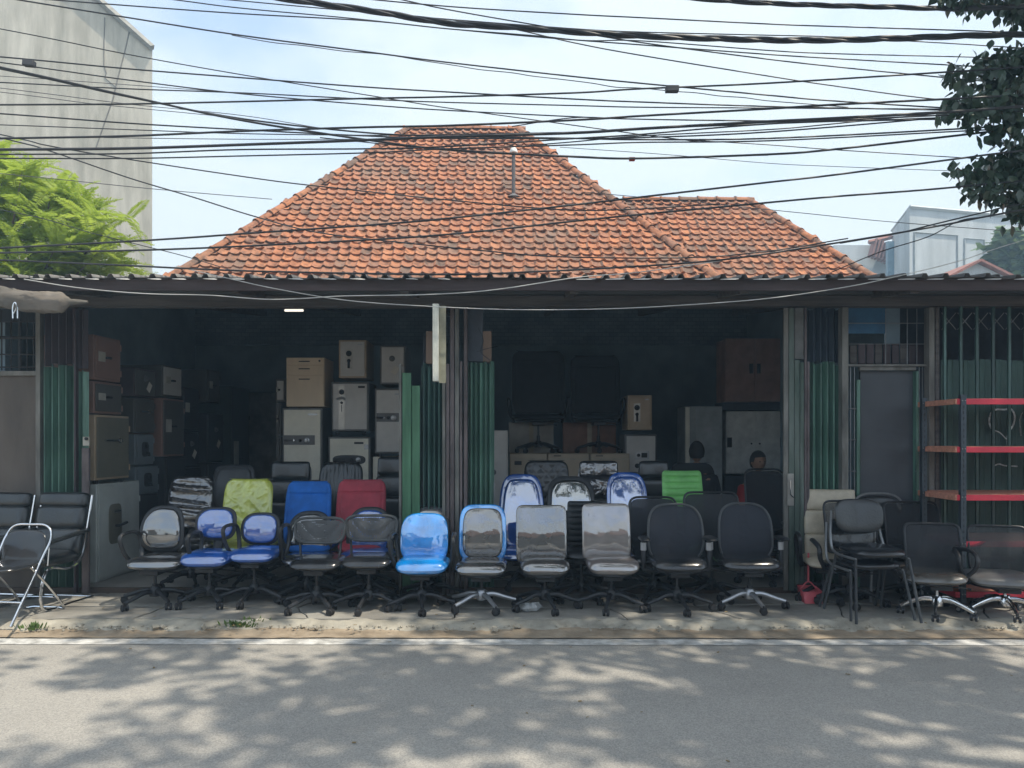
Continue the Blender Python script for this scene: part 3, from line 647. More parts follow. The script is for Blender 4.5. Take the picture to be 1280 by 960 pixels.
# ============================================================ SAFES AND CABINETS
GS = 'steel safes stacked inside the shops'
def pmat(name, c, **k): return mat(name, c, .5, .1, var=.15, scale=3, bump=.15, bscale=80, **k)
S_GREY = pmat('safe_grey', (.54,.52,.49)); S_LGT = pmat('safe_light', (.74,.71,.60)); S_DK = pmat('safe_dark', (.10,.095,.09)); S_BRN = pmat('safe_brown', (.27,.16,.13))
S_TAN = pmat('safe_tan', (.46,.35,.24)); S_BLG = pmat('safe_blue_grey', (.17,.20,.22)); S_FR = pmat('safe_frame', (.14,.14,.14)); S_BIG = pmat('big_safe_grey', (.50,.53,.51)); S_BLK = pmat('safe_black', (.035,.035,.04))
S_OLV = pmat('safe_olive', (.17,.16,.125))
def safe(label, x0, x1, z0, z1, y, depth, body, door, face='plate', side=None, feet=False):
    """box with its door towards -Y; side=(yaw) turns it about its base centre"""
    w, h = x1-x0, z1-z0
    r = thing('safe', label, 'safe', ((x0+x1)/2, y, z0), side or 0, GS)
    f = .02 if feet else 0
    obj('body', MB().bx(-w/2, w/2, 0, depth, f, h), body, r, bevel=.006)
    obj('door', MB().bx(-w/2+.022, w/2-.022, -.014, -.001, f+.022, h-.022), door, r, bevel=.003)
    for zz in (.2, .8): obj('hinge', MB().tube([(w/2-.012,-.012,h*zz-.03),(w/2-.012,-.012,h*zz+.03)], .008, 8), body, r)
    if feet:
        for sx in (-1, 1): obj('wheel', MB().tube([(sx*w*.36-.02,.04,.0),(sx*w*.36+.02,.04,.0)], .022, 10), RUB, r)
    def dial(x, z, rad=.03, m=RUB, par=r):
        d = obj('dial', MB().lathe([(rad,0),(rad,.008),(rad*.6,.012),(rad*.55,.03),(0.001,.032)], 18, Matrix.Translation((x,-.016,z)) @ Matrix.Rotation(pi/2, 4, 'X')), m, par); return d
    if face == 'plate':       # tall light plate with dial and keyed handle
        p = obj('lock_plate', MB().bx(-w*.25, -w*.25+.085*w/.33, -.02, -.0145, h*.24, h*.76), mat('lock_plate_light', (.50,.48,.44), .35, .5), r)
        dial(-w*.25+.042*w/.33, h*.64, .035, RUB, p); dial(-w*.25+.042*w/.33, h*.45, .022, RUB, p)
        obj('handle', MB().box((-w*.25+.042*w/.33, -.03, h*.36), (.025,.02,.1)), RUB, p)
        obj('badge', MB().bx(w*.2, w*.36, -.018, -.0145, h*.86, h*.89), SIL, r)
    elif face == 'strip':     # full height strip
        p = obj('lock_strip', MB().bx(-w*.30, -w*.14, -.02, -.0145, .04, h*.93), mat('lock_plate_light', (.5,.48,.44), .35, .5), r)
        dial(-w*.22, h*.80, .032, RUB, p); dial(-w*.22, h*.59, .016, RUB, p)
        obj('handle', MB().tube([(-w*.34,-.04,h*.66),(-w*.22,-.045,h*.69),(-w*.12,-.04,h*.66)], .012, 8).tube([(-w*.22,-.02,h*.68),(-w*.22,-.045,h*.68)], .01, 8), SIL, p)
        obj('key_slot', MB().box((-w*.22,-.022,h*.48), (.008,.004,.08)), RUB, p)
        obj('badge', MB().bx(w*.22, w*.40, -.018, -.0145, h*.88, h*.92), RUB, r)
    elif face == 'bar':       # horizontal dark plate with lever and dial
        p = obj('lock_plate', MB().bx(-w*.5+.025, w*.32, -.02, -.0145, h*.50, h*.63), mat('lock_plate_dark', (.10,.10,.10), .4, .4), r)
        obj('handle', MB().tube([(-w*.42,-.045,h*.56),(-w*.2,-.045,h*.56)], .012, 8).tube([(-w*.2,-.018,h*.56),(-w*.2,-.045,h*.56)], .012, 8), CHR, p)
        dial(-w*.05, h*.56, .02, RUB, p); dial(w*.12, h*.56, .032, SIL, p)
        obj('badge', MB().bx(w*.15, w*.38, -.018, -.0145, h*.9, h*.925), SIL, r)
    elif face == 'lozenge':   # rounded dark panel
        c = cushion(w*.78, h*.20, .012, 3); c.v = [(x, y-.018, z+h*.42) for x, y, z in c.v]
        p = obj('lock_panel', c, S_BLK, r); obj('handle', MB().tube([(-w*.33,-.035,h*.52),(-w*.08,-.035,h*.52)], .009, 8), CHR, p)
        dial(w*.06, h*.52, .022, RUB, p); dial(w*.22, h*.52, .03, SIL, p)
        obj('badge', MB().bx(w*.12, w*.34, -.018, -.0145, h*.85, h*.89), RUB, r); obj('badge', MB().bx(w*.36, w*.46, -.018, -.0145, h*.74, h*.84), SIL, r)
    elif face == 'keypad':
        p = obj('keypad', MB().bx(-w*.18, w*.25, -.024, -.0145, h*.36, h*.58), SIL, r); dial(-w*.08, h*.47, .022, RUB, p); obj('key_panel', MB().box((w*.1,-.027,h*.47), (w*.18,.006,h*.12)), RUB, p)
        dial(-w*.12, h*.2, .03, RUB)
    elif face == 'white':     # small pale label plate
        p = obj('lock_plate', MB().bx(-w*.38, -w*.14, -.02, -.0145, h*.42, h*.64), mat('pale_enamel', (.4,.38,.33), .5), r)
        obj('handle', MB().tube([(-w*.1,-.035,h*.52),(w*.02,-.035,h*.52)], .012, 8).tube([(-w*.1,-.01,h*.52),(-w*.1,-.035,h*.52)], .012, 8), RUB, p)
    elif face == 'lever':
        obj('handle', MB().tube([(-w*.3,-.035,h*.62),(w*.05,-.035,h*.62)], .012, 8).tube([(-w*.12,-.01,h*.62),(-w*.12,-.035,h*.62)], .012, 8), CHR, r)
        dial(w*.16, h*.62, .028, CHR)
    elif face == 'bigplate':
        c = cushion(w*.30, h*.42, .014, 5); c.v = [(x-w*.12, y-.018, z+h*.36) for x, y, z in c.v]
        p = obj('lock_plate', c, S_OLV, r); obj('handle', MB().tube([(-w*.12,-.02,h*.55),(-w*.12,-.06,h*.55),(w*.06,-.062,h*.57)], .014, 8), RUB, p)
        obj('key_cover', MB().tube([(-w*.2,-.03,h*.70),(-w*.04,-.03,h*.70)], .016, 8), CHR, p)
    elif face == 'knob':
        c = cushion(w*.36, h*.5, .014, 4); c.v = [(x-w*.02, y-.018, z+h*.26) for x, y, z in c.v]
        p = obj('lock_plate', c, S_BLK, r); dial(-w*.02, h*.62, .035, RUB, p); obj('handle', MB().tube([(-w*.02,-.03,h*.38),(-w*.02,-.06,h*.38),(-w*.02,-.06,h*.28)], .014, 8), RUB, p)
    elif face == 'tag':
        t_ = obj('paper_tag', MB().box((w*.1,-.03,h*.36), (.07,.003,.1), ry=.6), mat('paper_tag', (.62,.58,.5), .8), r); dial(-w*.02, h*.66, .035, S_FR)
    return r
# left-wall stacks, doors to the right (towards +X)
def lw(label, xf, ya, yb, z0, z1, body, door, face, yaw=86, feet=False):
    r = safe(label, -(yb-ya)/2, (yb-ya)/2, z0, z1, 0, .55, body, door, face, feet=feet)
    r.location = (xf, (ya+yb)/2, z0); r.rotation_euler = (0, 0, radians(yaw)); return r
lw('big pale grey safe standing on the floor at the front of the left wall', -3.99, 7.14, 7.86, .121, 1.07, S_BIG, S_BIG, 'bigplate')
lw('olive grey safe with chrome lever on top of the big pale grey safe', -4.0, 7.12, 7.68, 1.09, 1.745, S_TAN, S_OLV, 'lever', feet=True)
lw('short brown safe with white lock plate, second from top of the front left stack', -4.02, 7.13, 7.58, 1.76, 2.07, S_BRN, S_DK, 'white')
lw('brown safe at the very top of the front left stack', -4.02, 7.13, 7.56, 2.085, 2.52, S_BRN, S_BRN, 'white')
lw('black safe at the floor just behind the big pale grey safe', -4.03, 7.92, 8.38, .121, .90, S_BLK, S_BLK, 'lever')
lw('blue grey safe with black knob plate just behind the pale safe top', -4.02, 7.92, 8.36, .91, 1.21, S_BLG, S_BLG, 'knob')
lw('small blue grey safe with round black lock above another blue grey one', -4.03, 7.92, 8.28, 1.23, 1.56, S_BLG, S_BLG, 'knob')
lw('dark grey safe behind the short brown safe near the left wall', -4.04, 7.92, 8.32, 1.58, 1.95, S_DK, S_DK, 'lever')
lw('dark purple brown safe with a small red tag second stack top', -4.04, 7.92, 8.34, 1.97, 2.28, mat('safe_plum', (.07,.045,.05), .5), S_DK, 'tag')
lw('tall black safe on the floor beneath the reddish brown safe', -3.96, 8.46, 8.92, .121, 1.30, S_BLK, S_BLK, 'lever')
lw('reddish brown safe with white lock plate in the third stack', -3.97, 8.42, 8.90, 1.31, 1.98, S_BRN, S_DK, 'white')
lw('grey safe with its door ajar on top of the reddish brown safe', -3.97, 8.42, 8.84, 2.0, 2.36, S_DK, S_GREY, 'white')
lw('black safe with white dial at floor level in the fourth stack', -4.0, 9.0, 9.45, .121, 1.15, S_BLK, S_BLK, 'white')
lw('black safe with a tan paper stuck by its hinge in the fourth stack', -4.0, 9.0, 9.4, 1.17, 1.60, S_BLK, S_BLK, 'tag')
lw('black safe with round white dial in the top of the fourth stack', -4.0, 9.0, 9.4, 1.62, 2.15, S_BLK, S_BLK, 'white')
lw('black safe low in the fifth dark stack', -3.95, 9.6, 10.05, .121, 1.2, S_BLK, S_BLK, 'lever')
lw('black safe with small round dial mid height in the fifth stack', -3.95, 9.6, 10.05, 1.22, 1.85, S_BLK, S_BLK, 'tag')
lw('small grey safe alone on top of the fifth stack', -3.95, 9.6, 9.95, 2.0, 2.42, S_DK, S_DK, 'white')
lw('tall dark green steel safe standing deepest along the left wall', -3.9, 10.3, 10.9, .121, 2.25, pmat('safe_deep_green', (.04,.06,.055)), S_BLK, 'white')
# safes facing the street, middle of the left shop
def fs_(label, px0, px1, yt, yb, D, body, door, face, depth=.5, feet=False):
    return safe(label, PX(px0,D), PX(px1,D), PZ(yb,D), PZ(yt,D), D, depth, body, door, face, feet=feet)
fs_('light safe with dark bar lock under the wooden drawer cabinet', 353, 403, 510, 602, 8.9, S_FR, S_LGT, 'bar')
fs_('small dark box safe left of the wooden drawer cabinet', 344.5, 357, 474, 502, 9.2, S_FR, S_GREY, 'white', .3)
fs_('dark safe squeezed left of the light bar lock safe', 345, 352, 504, 545, 9.2, S_FR, S_DK, 'white', .3)
sb = safe('black safe supporting the squeezed dark safe at the left', PX(345,9.2), PX(352,9.2), .121, PZ(546,9.2), 9.2, .3, S_FR, S_DK, 'white')
sb = safe('plain dark safe base under the light bar lock safe', PX(352,8.9), PX(404,8.9), .121, PZ(603.5,8.9), 8.9, .5, S_FR, S_FR, 'lever')
fs_('beige grey safe with dial plate at the top of the middle stack', 423.5, 458, 425, 472.5, 8.9, S_TAN, S_GREY, 'plate')
fs_('grey safe with full height lock strip in the middle stack', 414.5, 461, 477.5, 541, 8.9, S_FR, S_GREY, 'strip', feet=True)
fs_('cream safe with rounded black lock panel, lowest visible of the middle stack', 410.5, 463, 546, 606, 8.9, S_FR, S_LGT, 'lozenge')
safe('dark safe on the floor under the cream one', PX(410.5,8.9), PX(463,8.9), .121, PZ(607.5,8.9), 8.9, .5, S_FR, S_FR, 'lever')
fs_('dim grey safe with hanging paper tag at the top right of the left shop', 475, 507, 432, 480.5, 8.9, S_FR, S_GREY, 'tag')
fs_('grey safe with dark bar lock beside the bright green gate boards', 468.5, 507, 485.5, 569, 8.9, S_FR, S_GREY, 'bar', feet=True)
safe('pale safe low behind the black leather chair beside the gate', PX(466,8.9), PX(507,8.9), .121, PZ(571,8.9), 8.9, .5, S_LGT, S_LGT, 'lever')
shf = PZ(473,8.9)
# thin board between top and middle safes
# wooden pedestal
WOOD = mat('pale_wood_laminate', (.72,.57,.40), .5, var=.12, scale=4, stretch=(1,1,.3))
D = 8.9; x0, x1, z0, z1 = PX(358,D), PX(405.5,D), PZ(508.5,D), PZ(447,D)
dc = thing('drawer_cabinet', 'pale wooden three drawer cabinet standing on the light bar lock safe', 'cabinet', ((x0+x1)/2, D, z0))
w_, h_ = x1-x0, z1-z0
obj('carcass', MB().bx(-w_/2, w_/2, 0, .45, 0, h_), WOOD, dc, bevel=.003)
for a, b in ((.0,.635),(.64,.845),(.85,.995)):
    d_ = obj('drawer', MB().bx(-w_/2+.006, w_/2-.006, -.014, -.002, h_*a+.006, h_*b-.003), WOOD, dc, bevel=.002)
    obj('handle', MB().box((-.01,-.017,h_*(b-.075)), (.13,.006,.012)), RUB, d_)
obj('lock', MB().tube([(w_*.38,-.012,h_*.93),(w_*.38,-.02,h_*.93)], .012, 10), RUB, dc)
# right shop: filing cabinets carrying two chairs
D = 9.3; FC = pmat('filing_cabinet_tan', (.42,.35,.26)); FCL = mat('pale_handle_strip', (.42,.38,.30), .5)
for i, (a, b) in enumerate(((637,684),(685,736.5),(738,787))):
    lab = ['tan steel filing cabinet with label holder, nearest the middle gates', 'tan steel filing cabinet in the middle of three under the raised chairs', 'tan steel filing cabinet on the right of the three under the raised chairs'][i]
    x0, x1 = PX(a,D), PX(b,D); zt = PZ(567,D)
    fcb = thing('filing_cabinet', lab, 'cabinet', ((x0+x1)/2, D, .12), 0, 'filing cabinets under the raised chairs'); w_ = (x1-x0)/2; hh = zt-.12
    obj('carcass', MB().bx(-w_, w_, 0, .6, 0, hh), FC, fcb, bevel=.004)
    for k in range(4):
        za, zb_ = hh*(k/4)+.008, hh*((k+1)/4)-.008
        d_ = obj('drawer', MB().bx(-w_+.01, w_-.01, -.016, -.002, za, zb_), FC, fcb, bevel=.003)
        obj('handle', MB().box((0,-.022,zb_-.06), (w_*1.9,.012,.014)), FCL, d_)
        obj('label_holder', MB().box((-w_*.55,-.02,zb_-.11 if i == 0 else zb_-.02), (.09,.006,.05 if i == 0 else .012)), RUB, d_)
fs_('tan safe with light dial plate on top of another safe in the right shop', 784.5, 815, 494, 537.5, 9.4, S_TAN, S_TAN, 'plate')
fs_('grey safe with keypad lock under the tan safe in the right shop', 781, 821, 543, 592, 9.4, S_FR, S_GREY, 'keypad')
safe('dark safe on the floor below the keypad safe', PX(779,9.4), PX(821,9.4), .121, PZ(594,9.4), 9.4, .5, S_FR, S_FR, 'lever')
safe('grey safe half hidden behind the middle gates, with round pale dial', PX(600,9.0), PX(635,9.0), .121, PZ(538,9.0), 9.0, .5, S_GREY, S_GREY, 'tag')
# steel lockers and cabinets
def cab(name, label, px0, px1, yt, yb, D, m, kind):
    x0, x1, z1 = PX(px0,D), PX(px1,D), PZ(yt,D); z0 = PZ(yb,D) if yb else .121
    c = thing(name, label, 'cabinet', ((x0+x1)/2, D, z0)); w, h = x1-x0, z1-z0
    obj('carcass', MB().bx(-w/2, w/2, 0, .45, 0, h), m, c, bevel=.004)
    if kind == 'double':
        for s_ in (-1, 1):
            d_ = obj('door', MB().bx(*(sorted((s_*.004, s_*(w/2-.012)))), -.018, -.002, .012, h-.012), m, c, bevel=.003)
            obj('handle', MB().box((s_*.05,-.024,h*.52), (.045,.014,.13)), RUB, d_)
    elif kind == 'sliding':
        for s_ in (-1, 1):
            d_ = obj('door', MB().bx(*(sorted((s_*.003, s_*(w/2-.012)))), -.018, -.002, .012, h-.012), m, c, bevel=.003)
            obj('handle', MB().box((s_*(w/2-.04),-.024,h*.5), (.06,.014,.13)), RUB, d_)
            obj('lock', MB().tube([(s_*.06 if s_ < 0 else .05,-.02,h*.48),(s_*.06 if s_ < 0 else .05,-.03,h*.48)], .012, 8), RUB, d_)
    elif kind == 'locker':
        d_ = obj('door', MB().bx(-w*.22, w*.48, -.018, -.002, .012, h-.012), m, c, bevel=.003); obj('label_holder', MB().bx(-w*.0, w*.2, -.022, -.019, h*.82, h*.85), SIL, d_)
        obj('door', MB().bx(-w*.49, -w*.38, -.03, -.002, .012, h-.012), S_LGT, c, bevel=.003)
    return c
cab('steel_cabinet', 'brown double door steel cabinet high in the right shop', 907, 979, 423, 502, 9.8, mat('brown_cabinet', (.34,.20,.16), .5), 'double')
cab('steel_cabinet', 'off white double door cabinet below the brown cabinet', 907.5, 981, 514, 592, 9.8, mat('offwhite_cabinet', (.66,.66,.62), .5), 'sliding')
cab('steel_cabinet', 'dark low cabinet carrying the off white cabinet', 906, 982, 595, None, 9.8, DRK, 'double')
cab('steel_locker', 'tall grey locker with narrow open door left of the brown cabinet', 856, 903, 508, None, 9.7, mat('locker_grey', (.34,.37,.37), .5), 'locker')
stnd = thing('shelf_board', 'dark board carrying the brown cabinet above the off white one', 'shelf', (PX(944,9.8), 9.8, PZ(513,9.8)))
obj('board', MB().bx(-.42, .42, 0, .45, .004, PZ(503,9.8)-PZ(513,9.8)), DRK, stnd)
# pale cartons behind the raised chairs
CB = mat('carton_grey_brown', (.26,.21,.17), .9)
for lab, a, b, yt, c in (('pale grey carton behind the left raised chair', 636, 692, 528, mat('pale_carton', (.30,.28,.25), .9)), ('brown carton behind the second raised chair', 704, 770, 528, mat('brown_carton', (.20,.11,.08), .9))):
    D = 9.75; c_ = thing('carton', lab, 'carton', (PX((a+b)/2,D), D, PZ(567,9.3)+.0)); w_ = (PX(b,D)-PX(a,D))/2
    obj('box', MB().bx(-w_, w_, 0, .14, 0, PZ(yt,D)-PZ(567,9.3)), c, c_, bevel=.004); obj('tape', MB().bx(-.03, .03, -.003, -.001, 0, PZ(yt,D)-PZ(567,9.3)-.01), mat('tape', (.3,.25,.17), .3), c_)

# ============================================================ CHAIRS: front row, left to right
oc = office_chair
oc('black chair with glossy film on its rounded back, leftmost of the front swivel row', 194, 6.38, (178,233,631,690), (159,230,699,714), 'rim', WBK, WBK, n=2.9, taper=-.22, arms='loop', spin=100, wrapx=.04)
oc('small blue task chair with glossy oval back, left of the two blue ones', 262, 6.42, (246,298,633,675), (226,288,693,711), 'rim', WBL, WBL, n=2.8, spin=20, t=.05)
oc('small blue task chair with armrests, right of the two blue oval ones', 318, 6.48, (303,352,640,681), (287,345,689,705), 'rim', WBL, WBL, n=2.8, spin=50, t=.05, arms='loop')
oc('black chair with low perforated net back, left of the net back pair', 396, 6.20, (371,432,647,678), (362,427,702,714), 'net', NETH, VIN, n=4, spin=18, taper=.08)
oc('black chair with low perforated net back, right of the net back pair', 461, 6.24, (434,497,644,675), (427,490,699,712), 'net', NETH, VIN, n=4, spin=48, taper=.08)
oc('black round backed chair in glossy film behind the left net back chair', 384, 6.66, (360,416,638,700), (350,420,697,708), 'rim', WBK, WBK, n=2.8, taper=-.15, spin=10)
oc('dark blue round backed chair in glossy film behind the right net back chair', 462, 6.66, (434,490,633,698), (424,492,692,706), 'rim', WBL, WBL, n=2.8, taper=-.15, spin=40)
oc('azure blue chair in shiny film with black loop arms', 527, 6.22, (502,561,641,703), (494,560,702,720), 'pad', WAZ, WAZ, n=3.4, taper=-.05, arms='loop', spin=62, wrapx=.05)
oc('brown and white topped chair peeping above the azure blue chair', 537, 6.62, (512,563,632,696), (508,566,700,712), 'rim', WTA, LEA, n=3, taper=-.1, spin=80)
oc('chair with blue rim, dark glossy back and silver base', 602, 6.24, (574,633,630,702), (568,634,705,722), 'rim', WGR, WBK, n=4.2, rim=WAZ, base='silver', spin=80, taper=-.04)
oc('dark grey high back chair in film, left of the two square film backs', 681, 6.24, (645,708,631,704), (650,713,702,722), 'pad', WGR, WGR, n=9, spin=68, lz=.03, t=.05)
oc('taupe grey high back chair in film, right of the two square film backs', 764, 6.24, (727,787,629,702), (734,800,701,721), 'pad', WTA, WTA, n=9, spin=38, lz=.03, t=.05)
oc('black chair with see-through mesh back and adjustable arms on black base', 846, 6.22, (809,877,630,702), (815,884,701,717), 'mesh', NETB, VIN, n=3.2, arms='tee', rim=PLG, taper=-.08, spin=58)
oc('black chair with see-through mesh back and adjustable arms on silver base', 937, 6.28, (897,963,629,702), (900,976,700,716), 'mesh', NETB, VIN, n=3.2, arms='tee', rim=PLG, taper=-.08, spin=58, base='silver')
oc('black plastic slatted back chair between the two square film backs', 727, 6.60, (709,752,626,692), (706,760,690,700), 'ribs', PLA, PLA, n=5, spin=10, arms='loop')
oc('blue black mesh chair half hidden left of the see-through mesh chair', 816, 6.62, (786,846,621,692), (788,850,696,706), 'mesh', NET, VIN, n=6, spin=30, arms='curve')
oc('wide black mesh chair between the two see-through mesh chairs', 890, 6.66, (855,923,615,695), (856,928,698,708), 'mesh', NET, VIN, n=8, spin=0, arms='curve')
# second row
oc('black chair wrapped in crumpled clear film behind the left blue chair', 240, 7.02, (212,268,595,660), (212,270,676,690), 'pad', WWR, WWR, n=5, spin=12, wrapx=.02)
oc('grey rimmed headrest chair behind the crumpled film chair', 293, 7.65, (266,319,580,640), (268,320,650,665), 'rim', PLG, LEA, n=5, spin=33)
oc('lime yellow chair under wrinkled plastic', 309, 6.95, (279,341,598,683), (282,340,678,690), 'pad', WYE, WYE, n=6, spin=50, wrapx=.02, taper=-.03)
oc('wide black leather chair with stacked cushions behind the yellow chair', 362, 7.60, (336,389,577,655), (336,390,655,668), 'seg', LEA, LEA, n=8, spin=20)
oc('plain royal blue fabric chair between the yellow and red chairs', 386, 6.98, (357,415,601,682), (358,416,680,692), 'pad', BLU, BLU, n=7, spin=44, taper=-.08)
oc('black ribbed leather chair behind the blue and red chairs', 427, 7.55, (399,454,577,650), (400,454,655,668), 'pleats', LEA, LEA, n=5, spin=61)
oc('red fabric chair behind the right net back chair', 451, 6.98, (421,483,599,682), (422,482,680,692), 'pad', RED, RED, n=7, spin=5, taper=-.05)
oc('black leather chair with padded headrest beside the bright green gate boards', 487, 7.5, (470,508,571,650), (470,508,655,668), 'seg', LEA, LEA, n=6, spin=30)
oc('deep blue film wrapped chair just right of the middle gates', 651, 6.98, (623,681,590,690), (622,680,690,702), 'rim', WPB, WBL, n=4, taper=-.25, spin=30, t=.05, lean=.25, rim=WBL)
oc('black chair with bright sky reflection right of the deep blue one', 714, 6.98, (684,744,593,672), (686,744,690,702), 'rim', WPK, WBK, n=3.2, spin=22, t=.05, lean=.25)
oc('black diamond quilted leather chair in front of the filing cabinets', 683, 7.55, (655,711,575,650), (656,712,655,668), 'quilt', LEA, LEA, n=6, spin=64)
oc('black chair under crinkled clear plastic left of the pale blue reflecting chair', 748, 7.5, (722,775,576,650), (722,774,655,668), 'seg', WWR, WWR, n=6, spin=10)
oc('blue edged chair with bright pale reflection below the safes', 785, 6.98, (759,810,588,672), (760,812,690,702), 'rim', WPB, WBL, n=3.4, rim=WBL, spin=12, t=.05, lean=.25)
oc('black leather chair with silver strip headrest left of the green chair', 816, 7.5, (797,838,576,650), (796,842,655,668), 'seg', LEA, LEA, n=5, spin=8)
oc('bright green ribbed chair', 852, 7.0, (827,878,588,660), (828,878,680,690), 'ribs', GRN, GRN, n=14, spin=22, taper=-.06)
oc('broad black chair behind the green chair with a dark haired person', 872, 8.05, (838,894,578,650), (838,894,655,668), 'pad', FAB, FAB, n=5, spin=9)
oc('black mesh chair in front of the man in the red shirt', 955, 7.2, (931,981,586,662), (930,984,678,690), 'mesh', NET, VIN, n=6, spin=51, arms='tee')
# chairs raised on the filing cabinets
ztop = PZ(567, 9.3)+.001
oc('left black executive chair standing on top of the filing cabinets', 673, 9.6, (640,706,437,520), (640,706,517,526), 'pad', FAB, LEA, n=7, spin=18, zf=ztop, arms='loop')
oc('right black executive chair standing on top of the filing cabinets', 748, 9.6, (713,775,443,520), (716,776,517,526), 'pad', FAB, LEA, n=7, spin=50, zf=ztop, arms='loop')
# right group
oc('cream leather high back chair left of the stacked black chairs', 1030, 6.62, (1000,1063,612,700), (1012,1060,700,712), 'seg', CRM, CRM, n=16, spin=70, yaw=-12, arms='loop')
oc('grey mesh chair behind the stacked black chairs, beside the cream chair', 1062, 6.42, (1029,1092,626,690), (1034,1096,706,716), 'mesh', NET2, VIN, n=8, spin=40, arms='curve')
oc('grey mesh chair right of the stacked chairs behind the worn brassy seat', 1141, 6.55, (1104,1172,627,692), (1108,1172,704,714), 'mesh', NET, VIN, n=8, spin=11, arms='curve')
oc('mesh chair with worn shiny seat on a chrome star base', 1171, 5.99, (1125,1188,654,714), (1134,1212,719,733), 'mesh', NET, mat('worn_shiny_vinyl', (.07,.065,.055), .22, coat=.8, cior=1.8, crough=.1, wrinkle=.6, wscale=14), n=8, base='chrome', arms='curve', spin=36, R=.27, yaw=-14, lean=.18)
oc('pale grey mesh chair on chrome base in front of the red shelves at far right', 1256, 5.99, (1204,1270,657,714), (1222,1300,722,737), 'mesh', NET2, mat('grey_vinyl', (.12,.12,.12), .3, coat=.4), n=8, base='chrome', arms='curve', spin=54, R=.27, yaw=-16, lean=.18)

# ---- other seats
def leather_cantilever(label, x0, x1, yt, yb, D, yaw):
    cxp = (x0+x1)/2; zf = .08
    r = thing('lounge_chair', label, 'chair', (PX(cxp,D), D, zf), radians(yaw), 'black padded visitor chairs at the left end')
    w = (x1-x0)*D/F; zt = PZ(yt, D+.2)-zf; zb = .40
    c = thing_pose = Matrix.Translation((0,.12,zb)) @ Matrix.Rotation(-.22, 4, 'X'); h = (zt-zb)/cos(.22)
    for i, (a, b) in enumerate(((0,.42),(.40,.78),(.76,1.0))):
        q = cushion(w*1.04, h*(b-a)*1.07, .15, 5, 0, .03); q.v = [tuple(c @ Vector((x, y, z+h*a))) for x, y, z in q.v]; obj('back_cushion', q, LEA, r)
    q = cushion(w*.94, .5, .12, 5); M = Matrix.Translation((0,-.32,zb-.0)) @ Matrix.Rotation(-pi/2, 4, 'X') @ Matrix.Scale(-1, 4, (0,1,0)) 
    q.v = [tuple(M @ Vector(v)) for v in q.v]; obj('seat', q, LEA, r)
    for s_ in (-1, 1):
        x = s_*(w/2+.015)
        f = obj('side_frame', MB().tube(catmull([(x,.12+.2*h,zb+h*.98*.97),(x,.12+.10*h,zb+h*.5),(x,.10,zb),(x,-.05,zb-.08),(x,-.28,zb-.05),(x,-.36,.2),(x,-.33,.02),(x,0,.014),(x,.24,.014)],6), .012, 8), CHR, r)
        obj('arm_pad', MB().tube(catmull([(x+s_*.01,.16,zb+.22),(x+s_*.02,-.05,zb+.20),(x+s_*.01,-.28,zb+.17)],4), .02, 8, flat=1.3), LEA, r)
        obj('arm_strut', MB().tube(catmull([(x,-.28,zb+.16),(x,-.30,zb-.02)],3), .009, 6), CHR, r)
    obj('cross_bar', MB().tube([(-w/2,.24,.014),(w/2,.24,.014)], .012, 8), CHR, r)
    return r
leather_cantilever('black padded leather chair with chrome side rails behind the folding chair', 27, 93, 617, 0, 6.45, -8)
leather_cantilever('black padded leather chair cut by the left edge of the view', -48, 20, 617, 0, 6.5, -8)
# folding chair with writing tablet
D = 5.95; fc = thing('folding_chair', 'black folding chair with chrome tube frame and writing tablet at the left', 'chair', (PX(24,D), D, .08), radians(-6), None)
w = .40; Zt = PZ(656,D+.1)-.08
pts = [(-w/2-.03,-.36,.01),(-w/2,-.02,.44),(-w/2,.10,Zt-.1),(-w/2+.06,.13,Zt-.01),(0,.135,Zt),(w/2-.06,.13,Zt-.01),(w/2,.10,Zt-.1),(w/2,-.02,.44),(w/2+.03,-.36,.01)]
obj('front_frame', MB().tube(catmull(pts, 6), .011, 10), CHR, fc)
obj('rear_frame', MB().tube(catmull([(-w/2+.02,-.1,.42),(-w/2+.02,.12,.2),(-w/2+.02,.27,.02),(-w/2+.1,.30,.012),(w/2-.1,.30,.012),(w/2-.02,.27,.02),(w/2-.02,.12,.2),(w/2-.02,-.1,.42)], 5), .010, 8), CHR, fc)
q = cushion(w-.03, .33, .04, 3.2, .05, .02); q.v = [tuple(Matrix.Translation((0,.02,Zt-.36)) @ Matrix.Rotation(-.25,4,'X') @ Vector(v)) for v in q.v]; obj('backrest', q, VIN, fc)
q = cushion(w-.02, .38, .045, 4); q.v = [tuple(Matrix.Translation((0,-.33,.42)) @ Matrix.Rotation(-pi/2+.05,4,'X') @ Matrix.Scale(-1,4,(0,1,0)) @ Vector(v)) for v in q.v]; obj('seat', q, VIN, fc)
obj('cross_bar', MB().tube([(-w/2-.02,-.24,.17),(w/2+.02,-.24,.17)], .008, 8), CHR, fc)
obj('cross_bar', MB().tube([(-w/2,.19,.12),(w/2,.19,.12)], .007, 8), CHR, fc)
q = cushion(.26, .34, .018, 4); q.v = [tuple(Matrix.Translation((-.30,-.40,.60)) @ Matrix.Rotation(-pi/2+.03,4,'X') @ Matrix.Scale(-1,4,(0,1,0)) @ Vector(v)) for v in q.v]
tb_ = obj('writing_tablet', q, mat('tablet_laminate', (.55,.42,.36), .4), fc)
obj('tablet_stem', MB().tube(catmull([(-.26,-.16,.59),(-.25,-.12,.5),(-w/2,-.05,.42)],4), .01, 8), mat('white_tube', (.55,.56,.56), .3), fc)
